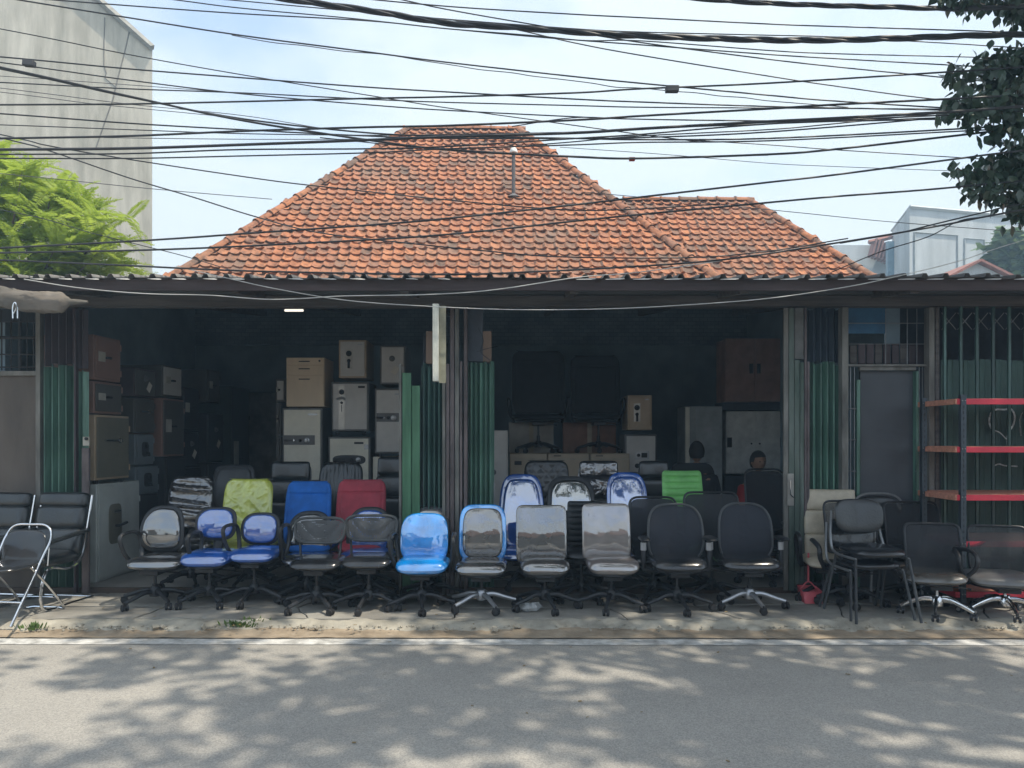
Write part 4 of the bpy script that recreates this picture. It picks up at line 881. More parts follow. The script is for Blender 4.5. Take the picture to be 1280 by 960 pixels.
# two stacked vinyl chairs
D = 5.98
def stack_chair(label, dz, dy, m=VIN):
    r = thing('stacking_chair', label, 'chair', (PX(1084,D), D+dy, .08+dz), radians(4), 'black vinyl stacking chairs, one on the other')
    w = .44
    for s_ in (-1, 1):
        x = s_*w/2
        obj('leg', MB().tube([(x*.98,-.18,.42),(x*1.18,-.27,-dz*1+.01)], .011, 8), PLG if s_ > 0 else PLA, r)
        obj('leg', MB().tube([(x*.98,.12,.42),(x*1.12,.26,-dz+.01)], .011, 8), PLG, r)
        obj('back_tube', MB().tube(catmull([(x*.98,-.18,.42),(x,.12,.43),(x,.2,.52),(x*.86,.25,.76)],5), .011, 8), STL, r)
    q = cushion(w*.99, .42, .075, 3.4); q.v = [tuple(Matrix.Translation((0,-.24,.46)) @ Matrix.Rotation(-pi/2+.04,4,'X') @ Matrix.Scale(-1,4,(0,1,0)) @ Vector(v)) for v in q.v]
    obj('seat', q, m, r)
    return r, w
r, w = stack_chair('upper black vinyl stacking chair with rounded padded back', .07, -.04)
q = cushion(w*.94, .29, .05, 3.1, .05, .04); q.v = [tuple(Matrix.Translation((0,.17,.575)) @ Matrix.Rotation(-.17,4,'X') @ Vector(v)) for v in q.v]; obj('backrest', q, LEA, r)
r, w = stack_chair('lower black vinyl stacking chair, seat showing under the upper one', -.035, .05)
q = cushion(w*.94, .27, .05, 3.1, .05, .04); q.v = [tuple(Matrix.Translation((0,.20,.53)) @ Matrix.Rotation(-.17,4,'X') @ Vector(v)) for v in q.v]; obj('backrest', q, VIN, r)
r = thing('stacking_chair', 'black padded chair with chrome rimmed round top behind the right mesh chairs', 'chair', (PX(1104,6.7), 6.7, .08), 0, 'black vinyl stacking chairs, one on the other'); del r['group']
q = cushion(.42, .30, .06, 3, .05, .04); q.v = [(x, y+.12, z+PZ(660,6.85)-.08) for x, y, z in q.v]; obj('backrest', q, LEA, r)
obj('back_tube', MB().tube([(x, y+.13, z+PZ(661,6.85)-.08) for x, y, z in outline(.45, .33, 3, .05, .04)], .011, 8, True), STL, r)
q = cushion(.42, .4, .07, 3.4); q.v = [tuple(Matrix.Translation((0,-.26,.44)) @ Matrix.Rotation(-pi/2,4,'X') @ Matrix.Scale(-1,4,(0,1,0)) @ Vector(v)) for v in q.v]; obj('seat', q, LEA, r)
for sx in (-1, 1):
    for yy in (-.2, .14): obj('leg', MB().tube([(sx*.2,yy,.43),(sx*.23,yy*1.2,.005)], .011, 8), STL, r)
    obj('back_post', MB().tube([(sx*.2,.12,.43),(sx*.2,.13,PZ(655,6.85)-.08)], .011, 8), STL, r)

# ---- red shelf rack
RS = mat('red_shelf_paint', (.66,.04,.07), .4, var=.15, scale=6); UP = mat('slate_upright', (.06,.075,.09), .45, .4, var=.2)
BD = mat('chipboard_red_edge', (.55,.25,.17), .7, scale=30, var=.25)
Dr = 6.22; x0, x1 = PX(1195,Dr), PX(1195,Dr)+1.5; y1_ = 6.78
rk = thing('shelf_rack', 'red shelf rack with slotted grey uprights at the right edge', 'shelf rack', (x0, Dr, .08))
zs = [PZ(y, Dr)-.08 for y in (501, 561, 621, 679, 742)]
for z in zs:
    s_ = obj('shelf', MB().bx(.02, 1.5, 0, y1_-Dr, z+.004, z+.02), BD, rk)
    obj('shelf_beam', MB().bx(.0, 1.5, -.018, -.001, z-.031, z+.017), RS, s_, bevel=.003)
    obj('shelf_beam', MB().bx(-.016, -.001, -.018, y1_-Dr, z-.03, z+.017), RS if z < zs[2]-.1 else BD, s_, bevel=.003)
for (x, y) in ((.045,-.03),(-.02,y1_-Dr-.12),(1.45,-.03)):
    m_ = MB().bx(x-.022, x+.022, y-.003, y+.0, .0, zs[0]+.05).bx(x-.022, x-.019, y+.0005, y+.035, .0, zs[0]+.05)
    u_ = obj('upright', m_, UP, rk); h_ = MB()
    for k in range(34): h_.box((x, y-.0045, .05+k*.05), (.008,.002,.022))
    tag(obj('slots', h_, RUB, u_, smooth=False), kind='stuff')
    for z in zs: 
        for dx in (-.012, .012): obj('bolt', MB().tube([(x+dx,y-.003,z),(x+dx,y-.009,z)], .006, 6), STL, u_)
# ---- pink long-handled dustpan
D = 6.5; dp = thing('dustpan', 'pink plastic dustpan with upright handle beside the cream chair', 'dustpan', (PX(1012,D), D, .08))
PK = mat('pink_plastic', (.55,.10,.12), .45)
pn = MB(); pn.add([(-.075,-.09,0),(.075,-.09,0),(.07,.07,0),(-.07,.07,0),(-.085,-.07,.10),(.085,-.07,.10),(.08,.08,.13),(-.08,.08,.13)], [(0,3,2,1),(0,1,5,4),(1,2,6,5),(2,3,7,6),(3,0,4,7)])
po = obj('pan', pn, PK, dp); sm_ = po.modifiers.new('t', 'SOLIDIFY'); sm_.thickness = .004
obj('handle', MB().tube(catmull([(-.07,.02,.11),(0,.03,.17),(.07,.02,.11)],4), .006, 6).tube([(0,.03,.17),(0.01,.05,.42)], .009, 8), PK, dp)
# litter bag under the grey film chair
q = MB().lathe([(.001,0),(.06,.005),(.075,.03),(.05,.055),(.001,.06)], 18); q.v = [(x*1.3*(1+.5*mnoise.noise(Vector((x*30,y*30,z*30)))), y*(1+.5*mnoise.noise(Vector((x*25,y*30,z*9)))), z*(1+.6*mnoise.noise(Vector((x*40,3,y*40))))) for x, y, z in q.v]
tag(obj('plastic_bag', q, mat('clear_crumpled_bag', (.5,.52,.53), .2, alpha=.6, bump=1, bscale=40), loc=(PX(663,6.15), 6.15, .084)), 'crumpled clear plastic bag on the pavement below the grey film chair', 'plastic bag')

# ============================================================ PEOPLE
SKIN = mat('skin', (.30,.17,.11), .55, var=.1); HAIR = mat('hair', (.012,.010,.010), .6, bump=.6, bscale=200)
def skinned(name, verts, edges, radii, m, parent, lvl=1, root=0):
    me = bpy.data.meshes.new(name); me.from_pydata(verts, edges, []); me.materials.append(m)
    o = bpy.data.objects.new(name, me); link(o, parent)
    md = o.modifiers.new('skin', 'SKIN'); md.use_smooth_shade = True
    for i, r in enumerate(radii): me.skin_vertices[0].data[i].radius = (r, r)
    me.skin_vertices[0].data[root].use_root = True
    sb_ = o.modifiers.new('sub', 'SUBSURF'); sb_.levels = sb_.render_levels = lvl
    return o
def person(label, x, y, zf, yaw, head_z, shirt, pants, hairstyle=0):
    r = thing('person', label, 'person', (x, y, zf), radians(yaw))
    hz = head_z-zf       # centre of the head above the floor
    V = [(0,.02,hz-.80),(0,.03,hz-.66),(0,.03,hz-.48),(0,.02,hz-.30),(0,0,hz-.17),(0,-.01,hz-.10)]; R = [.125,.12,.13,.13,.06,.055]; E = [(0,1),(1,2),(2,3),(3,4),(4,5)]
    sV = V[:4]; sR = [r_*1.12 for r_ in R[:4]]; sE = [(0,1),(1,2),(2,3)]
    pV = [V[0]]; pR = [.14]; pE = []
    for s_ in (-1, 1):
        b = len(V)
        V += [(s_*.18,.02,hz-.30),(s_*.23,-.02,hz-.55),(s_*.17,-.22,hz-.66),(s_*.13,-.29,hz-.665),(s_*.125,-.34,hz-.67)]; R += [.06,.043,.035,.026,.03]
        E += [(3,b),(b,b+1),(b+1,b+2),(b+2,b+3),(b+3,b+4)]
        for k in range(4):
            c = len(V); fx = s_*(.125+(k-1.5)*.019); L1 = (.035,.04,.038,.03)[k]
            V += [(fx,-.385,hz-.668),(fx,-.385-L1,hz-.675),(fx,-.385-L1-.02,hz-.70)]; R += [.009,.0085,.0075]
            E += [(b+4,c),(c,c+1),(c+1,c+2)]
        c = len(V); V += [(s_*.09,-.33,hz-.66),(s_*.07,-.36,hz-.665),(s_*.066,-.385,hz-.67)]; R += [.011,.0095,.008]; E += [(b+3,c),(c,c+1),(c+1,c+2)]
        q = len(sV); sV += [(s_*.18,.02,hz-.30),(s_*.225,-.01,hz-.50)]; sR += [.074,.062]; sE += [(3,q),(q,q+1)]
        b = len(V); V += [(s_*.1,-.02,hz-.80),(s_*.12,-.42,hz-.77),(s_*.12,-.44,.10),(s_*.12,-.46,.05),(s_*.12,-.58,.03)]; R += [.09,.062,.042,.036,.03]
        E += [(0,b),(b,b+1),(b+1,b+2),(b+2,b+3),(b+3,b+4)]
        q = len(pV); pV += [(s_*.1,-.02,hz-.80),(s_*.12,-.42,hz-.77),(s_*.12,-.44,.13)]; pR += [.105,.076,.058]; pE += [(0,q),(q,q+1),(q+1,q+2)]
    body = skinned('body', V, E, R, SKIN, r)
    skinned('shirt', sV, sE, sR, shirt, r); skinned('trousers', pV, pE, pR, pants, r)
    # head as one surface with nose, brow and chin
    h = MB(); n1_, n2_ = 20, 24; vs = []; fs = []
    for i in range(n1_+1):
        t_ = pi*i/n1_
        for k in range(n2_):
            a = 2*pi*k/n2_; z = cos(t_)*.115; x_ = sin(t_)*cos(a)*.076; y_ = sin(t_)*sin(a)*.095
            if z < 0: x_ *= 1-.28*(-z/.115)**1.5; y_ *= 1-.12*(-z/.115)
            if y_ < 0 and abs(x_) < .016 and -.035 < z < .012: y_ -= .018*(1-abs(x_)/.016)*(1-(z+.03)/.045 if z > -.03 else .8)
            if y_ < -.05 and abs(abs(x_)-.03) < .015 and abs(z) < .014: y_ += .008
            if y_ < -.05 and abs(x_) < .024 and abs(z+.055) < .006: y_ += .004
            vs.append((x_, y_, z+hz))
    for i in range(n1_):
        for k in range(n2_): fs.append((i*n2_+k, i*n2_+(k+1) % n2_, (i+1)*n2_+(k+1) % n2_, (i+1)*n2_+k))
    h.add(vs, [f[::-1] for f in fs]); hd = obj('head', h, SKIN, r)
    for s_ in (-1, 1):
        obj('ear', MB().lathe([(.001,-.006),(.02,-.004),(.022,.003),(.001,.006)], 12, Matrix.Translation((s_*.078,.008,hz-.005)) @ Matrix.Diagonal((1,.75,1.35,1)) @ Matrix.Rotation(pi/2, 4, 'Y')), SKIN, hd)
        obj('eye', MB().lathe([(.001,-.01),(.009,-.005),(.011,0),(.009,.005),(.001,.01)], 10, Matrix.Translation((s_*.029,-.077,hz))), mat('eye_dark', (.05,.04,.04), .2), hd)
    hv = MB(); vs = []
    for i in range(n1_+1):
        t_ = pi*i/n1_
        for k in range(n2_):
            a = 2*pi*k/n2_; z = cos(t_)*.128; x_ = sin(t_)*cos(a)*.088; y_ = sin(t_)*sin(a)*.107+.006
            lim = .045 if y_ < -.03 else (.0 if y_ < .03 else -.06)
            if z < lim: x_ *= .82; y_ *= .82; z = max(z, lim-.012)
            vs.append((x_*(1+.03*mnoise.noise(Vector((x_*60,y_*60,z*60)))), y_, z+hz))
    hv.add(vs, [f[::-1] for f in fs]); obj('hair', hv, HAIR, hd)
    return r
person('young man with short black hair and red shirt sitting in the right shop', PX(948,8.3), 8.3, .12, 14, PZ(577,8.3), mat('red_shirt', (.35,.03,.03), .8), mat('dark_trousers', (.03,.03,.04), .8))
person('dark haired person in dark clothes seated facing away beside the grey locker', PX(871,8.35), 8.35, .12, 165, PZ(565,8.35), mat('dark_shirt', (.02,.022,.03), .8), mat('dark_trousers', (.03,.03,.04), .8))
stl = thing('stool', 'low wooden stool under the man in the red shirt', 'stool', (PX(948,8.3), 8.36, .12))
hz_ = PZ(577,8.3)-.12-.93
obj('seat', MB().bx(-.18,.18,-.16,.16,hz_-.04,hz_), TIM, stl)
for sx in (-1,1):
    for sy in (-1,1): obj('leg', MB().tube([(sx*.14,sy*.12,hz_-.04),(sx*.16,sy*.14,.0)], .016, 6), TIM, stl)

# ============================================================ TILED HOUSE
def tile_material():
    m = bpy.data.materials.new('clay_tile'); m.use_nodes = True; t = m.node_tree; b = t.nodes['Principled BSDF']; lk = t.links.new
    ge = t.nodes.new('ShaderNodeNewGeometry'); oi = t.nodes.new('ShaderNodeObjectInfo'); tcn = t.nodes.new('ShaderNodeTexCoord')
    ad = t.nodes.new('ShaderNodeMath'); ad.operation = 'ADD'; lk(ge.outputs['Random Per Island'], ad.inputs[0]); lk(oi.outputs['Random'], ad.inputs[1])
    fr_ = t.nodes.new('ShaderNodeMath'); fr_.operation = 'FRACT'; lk(ad.outputs[0], fr_.inputs[0])
    rp = t.nodes.new('ShaderNodeValToRGB'); els = rp.color_ramp.elements
    els[0].position = 0; els[0].color = (.15,.09,.065,1); els[1].position = 1; els[1].color = (.42,.17,.08,1)
    for p_, c in ((.12,(.23,.12,.08,1)),(.3,(.31,.13,.072,1)),(.75,(.36,.14,.066,1))):
        e = els.new(p_); e.color = c
    lk(fr_.outputs[0], rp.inputs[0])
    nz = t.nodes.new('ShaderNodeTexNoise'); nz.inputs['Scale'].default_value = 9; nz.inputs['Detail'].default_value = 6; lk(ge.outputs['Position'], nz.inputs['Vector'])
    nb = t.nodes.new('ShaderNodeTexNoise'); nb.inputs['Scale'].default_value = .8; nb.inputs['Detail'].default_value = 4; lk(ge.outputs['Position'], nb.inputs['Vector'])
    r2 = t.nodes.new('ShaderNodeValToRGB'); r2.color_ramp.elements[0].position = .35; r2.color_ramp.elements[0].color = (.38,.36,.32,1); r2.color_ramp.elements[1].position = .52; r2.color_ramp.elements[1].color = (1.12,1.1,1.05,1)
    lk(nz.outputs['Fac'], r2.inputs[0])
    mu = t.nodes.new('ShaderNodeMix'); mu.data_type = 'RGBA'; mu.blend_type = 'MULTIPLY'; mu.inputs['Factor'].default_value = .85; lk(rp.outputs[0], mu.inputs['A']); lk(r2.outputs[0], mu.inputs['B'])
    mu2 = t.nodes.new('ShaderNodeMix'); mu2.data_type = 'RGBA'; mu2.inputs['B'].default_value = (.19,.14,.105,1)
    r3 = t.nodes.new('ShaderNodeValToRGB'); r3.color_ramp.elements[0].position = .45; r3.color_ramp.elements[1].position = .7; r3.color_ramp.elements[1].color = (.55,.55,.55,1)
    lk(nb.outputs['Fac'], r3.inputs[0]); lk(r3.outputs[0], mu2.inputs['Factor']); lk(mu.outputs['Result'], mu2.inputs['A'])
    lk(mu2.outputs['Result'], b.inputs['Base Color']); b.inputs['Roughness'].default_value = .85
    bu = t.nodes.new('ShaderNodeBump'); bu.inputs['Strength'].default_value = .4; bu.inputs['Distance'].default_value = .01; lk(nz.outputs['Fac'], bu.inputs['Height']); lk(bu.outputs[0], b.inputs['Normal'])
    return m
TILE = tile_material()
house = thing('tiled_house', 'house with a steep hipped orange clay tile roof and a lower wing at right', 'house', (0, 14, 0))
TW, TP, TL_ = .192, .196, .236
prof = [(-.004,.0),(.016,.022),(.036,.035),(.056,.028),(.078,.008),(.14,-.004),(.200,.004)]
def tile_v():
    vs = []
    for (v, dz) in ((0, .036), (TL_, -.004)):
        for x, z in prof: vs.append((x, v, z+dz))
    for x, z in prof: vs.append((x, .003, z*.25+.004))
    n_ = 7; fs = [(i, i+1, n_+i+1, n_+i) for i in range(6)]+[(2*n_+i, 2*n_+i+1, i+1, i) for i in range(6)]
    return vs, fs
tv, tf = tile_v(); tmb = MB(); tmb.add(tv, tf); tile_me = tmb.mesh('tile', TILE, True, 50)
SL = math.atan(1.045)
def slope_M(y0, z0): return Matrix.Translation((0, y0, z0)) @ Matrix.Rotation(SL, 4, 'X')
def on_main(D): return 4.23+1.045*(D-12.5)
def on_wing(D): return 4.50+1.045*(D-13.5)
# main front plane: from D=11.9 up to D=16.5
def lerp(a, b, t): return a+(b-a)*t
def plane_tiles(y0, z0, y1, xl, xr, stuff, count_cap, start_ct):
    M = slope_M(y0, z0); L2 = (y1-y0)/cos(SL); rows_ = int(L2/TP); ct = start_ct
    for j in range(rows_):
        v = j*TP; D_ = y0+v*cos(SL); a, b = xl(D_), xr(D_); n_ = int((b-a)/TW)+1; off = .02*sin(j*1.7)+random.uniform(-.012,.012)
        for i in range(-1, n_+1):
            x = math.floor(a/TW)*TW+i*TW+off
            if x < a-.12 or x+TW > b+.14: continue
            wob = random.uniform(-.006, .006); rot = random.uniform(-.02, .02); dv = random.uniform(-.012, .012)
            Mt = M @ Matrix.Translation((x, v+dv, wob+.012)) @ Matrix.Rotation(rot, 4, 'Z') @ Matrix.Rotation(random.uniform(-.015,.02), 4, 'X')
            vis = PY_of(Mt.translation) < 352
            if ct < count_cap and vis:
                o = bpy.data.objects.new('tile', tile_me); o.matrix_basis = Mt; link(o, roofn); ct += 1
            else: stuff.add(tv, tf, Mt)
    return ct
def PY_of(p): return 550-(p.z-EYE)*F/p.y
house_loc = Matrix.Translation((0,14,0))
roofn = obj('roof', MB(), None, house); roofn.matrix_basis = Matrix.Translation((0,-14,0))   # children of the roof are sub-parts
xl = lambda D: lerp(PX(215,12.5), PX(510,16.5), (D-12.5)/4); xr = lambda D: lerp(PX(892,12.5), PX(648,16.5), (D-12.5)/4)
ym, zm = 16.5, on_main(16.5)
slab = MB(); y0_, y1_2 = 11.7, 21.3; XL0, XR0 = xl(11.7), xr(11.7)
rl, rr = Vector((xl(16.5), 16.5, zm)), Vector((xr(16.5), 16.5, zm))
zz = on_main(11.7)
slab.add([(XL0,11.7,zz),(XR0,11.7,zz),rr,rl,(XL0,21.3,zz),(XR0,21.3,zz)], [(0,1,2,3),(1,5,2),(5,4,3,2),(4,0,3),(0,4,5,1)])
UND = mat('roof_underlay', (.10,.055,.04), .95)
so = obj('roof_slab', slab, UND, roofn, smooth=False); so.location = (0,0,-.03)
wl = lambda D: 1.0; wr = lambda D: lerp(PX(1083,13.5), PX(935,15.37), (D-13.5)/1.87)
slab = MB(); zz = on_wing(12.9)
slab.add([(.5,12.9,zz),(wr(12.9),12.9,zz),(wr(15.37),15.37,on_wing(15.37)),(.5,15.37,on_wing(15.37)),(wr(12.9),17.9,zz),(.5,17.9,zz)], [(0,1,2,3),(1,4,2),(4,5,3,2),(0,5,4,1)])
so = obj('wing_slab', slab, UND, roofn, smooth=False); so.location = (0,0,-.03)
stf = MB()
ct = plane_tiles(11.75, on_main(11.75), 16.62, xl, xr, stf, 290, 0)
plane_tiles(12.95, on_wing(12.95), 15.5, lambda D: 1.6, wr, stf, 0, 0)
tag(obj('tile_rows', stf, TILE, roofn, ang=50), kind='stuff')
# ridge and hip caps
cap = MB(); vs = []; fs = []
for j, (u, rr_) in enumerate(((0,.115),(.03,.115),(.034,.10),(.40,.088))):
    for k in range(9):
        a = pi*k/8; vs.append((u, cos(a)*rr_, sin(a)*rr_*.9))
for j in range(3):
    for k in range(8): fs.append((j*9+k, j*9+k+1, (j+1)*9+k+1, (j+1)*9+k))
cap.add(vs, fs); CAPM = TILE; cap_me = cap.mesh('ridge_tile', CAPM, True, 50)
def caps(a, b, down=True):
    a, b = Vector(a), Vector(b); d = b-a; n_ = max(2, int(d.length/.36)); u = d.normalized(); q = u.to_track_quat('X', 'Z')
    for k in range(n_):
        o = bpy.data.objects.new('ridge_tile', cap_me); o.rotation_mode = 'QUATERNION'; o.rotation_quaternion = q
        o.location = a+d*(k/n_)+Vector((0,0,.02+random.uniform(-.006,.006))); link(o, roofn)
dn = lambda x, D, f: (x(D), D, f(D)-.0)
caps(dn(xl,11.75,on_main), dn(xl,16.5,on_main)); caps(dn(xr,11.75,on_main), dn(xr,16.5,on_main))
caps((rl.x-.1, rl.y, rl.z-.01), (rr.x+.15, rr.y, rr.z-.01)); caps((2.3,15.37,on_wing(15.37)-.01), (wr(15.37)+.1,15.37,on_wing(15.37)-.01)); caps(dn(wr,12.95,on_wing), dn(wr,15.37,on_wing))
obj('wall', MB().bx(XL0+.3, XR0-.3, 12.1, 20.9, 0, on_main(11.7)-.15).bx(XR0-.29, wr(13.2)-.3, 13.5, 17.5, 0, on_wing(12.9)-.1), mat('house_plaster', (.45,.43,.38), .9), house, loc=(0,-14,0))
vp = obj('vent_pipe', MB().tube([P(642,247,14.4),P(642,190,14.4)], .035, 10), mat('vent_grey', (.11,.10,.10), .7), house, loc=(0,-14,0))
obj('flashing', MB().lathe([(.14,0),(.10,.03),(.045,.07)], 14, Matrix.Translation(P(642,247,14.4))), mat('vent_grey', (.22,.21,.2), .7), vp)
obj('vent_cap', MB().lathe([(.075,0),(.08,.03),(.05,.09),(.01,.10)], 12, Matrix.Translation(P(642,191,14.4))), mat('vent_white', (.75,.75,.72), .5), vp)

# ============================================================ BACKGROUND BUILDINGS
def streaked(name, c, dark, sc=1.2):
    m = bpy.data.materials.new(name); m.use_nodes = True; t = m.node_tree; b = t.nodes['Principled BSDF']; lk = t.links.new
    tcn = t.nodes.new('ShaderNodeTexCoord'); mp1 = t.nodes.new('ShaderNodeMapping'); mp1.inputs['Scale'].default_value = (1.6,1.6,.28); lk(tcn.outputs['Object'], mp1.inputs[0])
    a = t.nodes.new('ShaderNodeTexNoise'); a.inputs['Scale'].default_value = sc; a.inputs['Detail'].default_value = 9; a.inputs['Roughness'].default_value = .68; lk(mp1.outputs[0], a.inputs['Vector'])
    c2 = t.nodes.new('ShaderNodeTexNoise'); c2.inputs['Scale'].default_value = .45; c2.inputs['Detail'].default_value = 5; lk(tcn.outputs['Object'], c2.inputs['Vector'])
    rp = t.nodes.new('ShaderNodeValToRGB'); rp.color_ramp.elements[0].position = .34; rp.color_ramp.elements[0].color = (*dark, 1); rp.color_ramp.elements[1].position = .62; rp.color_ramp.elements[1].color = (*c, 1)
    lk(a.outputs['Fac'], rp.inputs[0]); mu = t.nodes.new('ShaderNodeMix'); mu.data_type = 'RGBA'; mu.blend_type = 'MULTIPLY'; mu.inputs['Factor'].default_value = .35
    lk(rp.outputs[0], mu.inputs['A']); lk(c2.outputs['Color'], mu.inputs['B']); r3 = t.nodes.new('ShaderNodeValToRGB'); r3.color_ramp.elements[0].position = .3; r3.color_ramp.elements[0].color = (.5,.48,.44,1); r3.color_ramp.elements[1].position = .6
    lk(c2.outputs['Fac'], r3.inputs[0]); lk(r3.outputs[0], mu.inputs['B']); lk(mu.outputs['Result'], b.inputs['Base Color']); b.inputs['Roughness'].default_value = .95
    bu = t.nodes.new('ShaderNodeBump'); bu.inputs['Strength'].default_value = .3; bu.inputs['Distance'].default_value = .03; lk(a.outputs['Fac'], bu.inputs['Height']); lk(bu.outputs[0], b.inputs['Normal'])
    return m
D = 21.0
cb = thing('concrete_building', 'tall windowless weathered concrete building with a sloping top at upper left', 'building', (PX(60,D), D, 0))
ox = PX(60, D); pts = [(PX(-900,D), -.0), (PX(190,D), 0), (PX(190.5,D), PZ(62,D)), (PX(120,D), PZ(-2,D)), (PX(-60,D), PZ(-165,D)), (PX(-900,D), PZ(-165,D))]
mb = MB(); vs = [(x-ox, 0, z) for x, z in pts]+[(x-ox-(5.5 if x > -16 else 0), 9, z) for x, z in pts]; n_ = 6
mb.add(vs, [tuple(range(6)), tuple(range(11, 5, -1))]+[(k, k+6, (k+1) % 6+6, (k+1) % 6) for k in range(6)])
obj('wall', mb, streaked('stained_concrete', (.68,.63,.53), (.40,.37,.30)), cb, smooth=False)
cp = MB().tube([(PX(191.5,D)-ox,-.06,PZ(61,D)),(PX(119,D)-ox,-.06,PZ(-4,D)),(PX(-60,D)-ox,-.06,PZ(-167,D))], .10, 4)
obj('coping', cp, mat('dark_coping', (.30,.29,.26), .9), cb)
DLN = mat('dark_line_brown', (.24,.22,.19), .95)  # thin darker lines running down the wall
obj('dark_line', MB().tube([Vector(P(a,b,D))-Vector((ox,D+.0,0)) for a, b in ((162,38),(156,65),(148,95),(141,125),(132,150),(120,185))], .02, 5), DLN, cb)
obj('dark_line', MB().tube([Vector(P(a,b,D))-Vector((ox,D+.0,0)) for a, b in ((131,22),(130,55),(130,82),(133,92),(131,97),(146,110))], .018, 5), DLN, cb)
# white building at right
D = 34.0; wbx = PX(1137, D)
wb = thing('white_building', 'pale concrete building with flat roof and recessed panels beyond the roofs at right', 'building', (wbx, D, 0))
WHT = streaked('pale_grey_plaster', (.58,.61,.62), (.44,.47,.48), .8); z1 = PZ(260, D)
W2 = 11; ob = MB()
xs_ = (0, W2); Dl = 3.9
xb_ = -( (1137-1115)*(D+Dl)/F - (PX(1137,D+Dl)-PX(1137,D)) )
ob.add([(0,0,0),(W2,2.5,0),(W2,8,0),(PX(1115,D+Dl)-wbx,Dl,0),(0,0,z1),(W2,2.5,z1-.1),(W2,8,z1),(PX(1115,D+Dl)-wbx,Dl,z1)], [(0,1,5,4),(1,2,6,5),(2,3,7,6),(3,0,4,7),(4,5,6,7)])
obj('wall', ob, WHT, wb, smooth=False)
obj('parapet', MB().tube([(PX(1115,D+Dl)-wbx,Dl-.02,z1+.05),(0,-.04,z1+.05),(W2,2.45,z1-.05)], .09, 4), WHT, wb)
nrm = math.atan2(2.5, W2)
PNL = mat('recess_shadow_line', (.36,.38,.38), .9)  # darker tubes stand in for the shade along the recess edges
for a, b in ((1.9, 2.6+.0), (3.0, 4.15)):
    pass
def onface(s_, z): return (s_*cos(nrm), s_*sin(nrm)-.02, z)
for (a, b, t0) in ((.25, 2.6, 294), (3.0, 4.1, 297)):
    zt = PZ(t0, D+.5)
    obj('recess_shade_tube', MB().tube([onface(a,4),onface(a,zt),onface(b,zt),onface(b,4)], .05, 4), PNL, wb)
obj('drain_pipe', MB().bx(-.62,-.32,.75,.95,3,PZ(296,D)), mat('blue_glass_strip', (.12,.19,.24), .3), wb)
ann = MB().bx(PX(1045,D+4)-wbx, PX(1113,D+4)-wbx-.1, 4.2, 8, 0, PZ(305,D+4)); obj('annex', ann, WHT, wb, smooth=False)
SRD = mat('stair_brown', (.30,.13,.10), .8)
for k in range(6):
    obj('stair_louvre', MB().box((PX(1092+k*4,D+3.6)-wbx, 3.7, PZ(312+k*1.5,D+3.6)+.1), (.09,.5,.9+.0*k), ry=.25), SRD, wb)
obj('stair_roof', MB().tube([P(1086,303,D+3.6)-Vector((wbx,D,0)), P(1115,296,D+3.6)-Vector((wbx,D,0))], .12, 4), SRD, wb)
D = 24.0
gh = thing('gabled_hut', 'small gable roof peeping over the canopy before the pale building', 'building', (PX(1222,D), D, 0)); ap = PZ(325,D); e_ = PZ(340,D)-.35
obj('roof', (lambda q: (q.add([(-1.6,-.2,e_-.1),(0,-.2,ap),(1.5,-.2,e_),(-1.6,4,e_-.1),(0,4,ap),(1.5,4,e_)], [(0,1,4,3),(1,2,5,4)]), q)[1])(MB()), SRD, gh, smooth=False).modifiers.new('t','SOLIDIFY').thickness = .08
q = MB(); q.add([(-1.4,0,0),(1.3,0,0),(1.3,0,e_),(0,0,ap-.12),(-1.4,0,e_)], [(0,1,2,3,4)]); wl_ = obj('gable_wall', q, WHT, gh, smooth=False); wl_.modifiers.new('t','SOLIDIFY').thickness = .1

# ============================================================ TREES
LFR = mat('mango_leaf', (.045,.08,.05), .4, var=.4, scale=1.2, trans=.12, coat=.25)
LFL = mat('lime_leaflet', (.38,.54,.06), .6, var=.35, scale=1.0, trans=.5, col2=(.58,.68,.12))
LFB = mat('far_leaf', (.13,.20,.08), .7, var=.4, scale=.8, trans=.25)
BARK = mat('bark', (.16,.12,.09), .9, var=.4, scale=8, stretch=(1,1,.3), bump=.8, bscale=30)
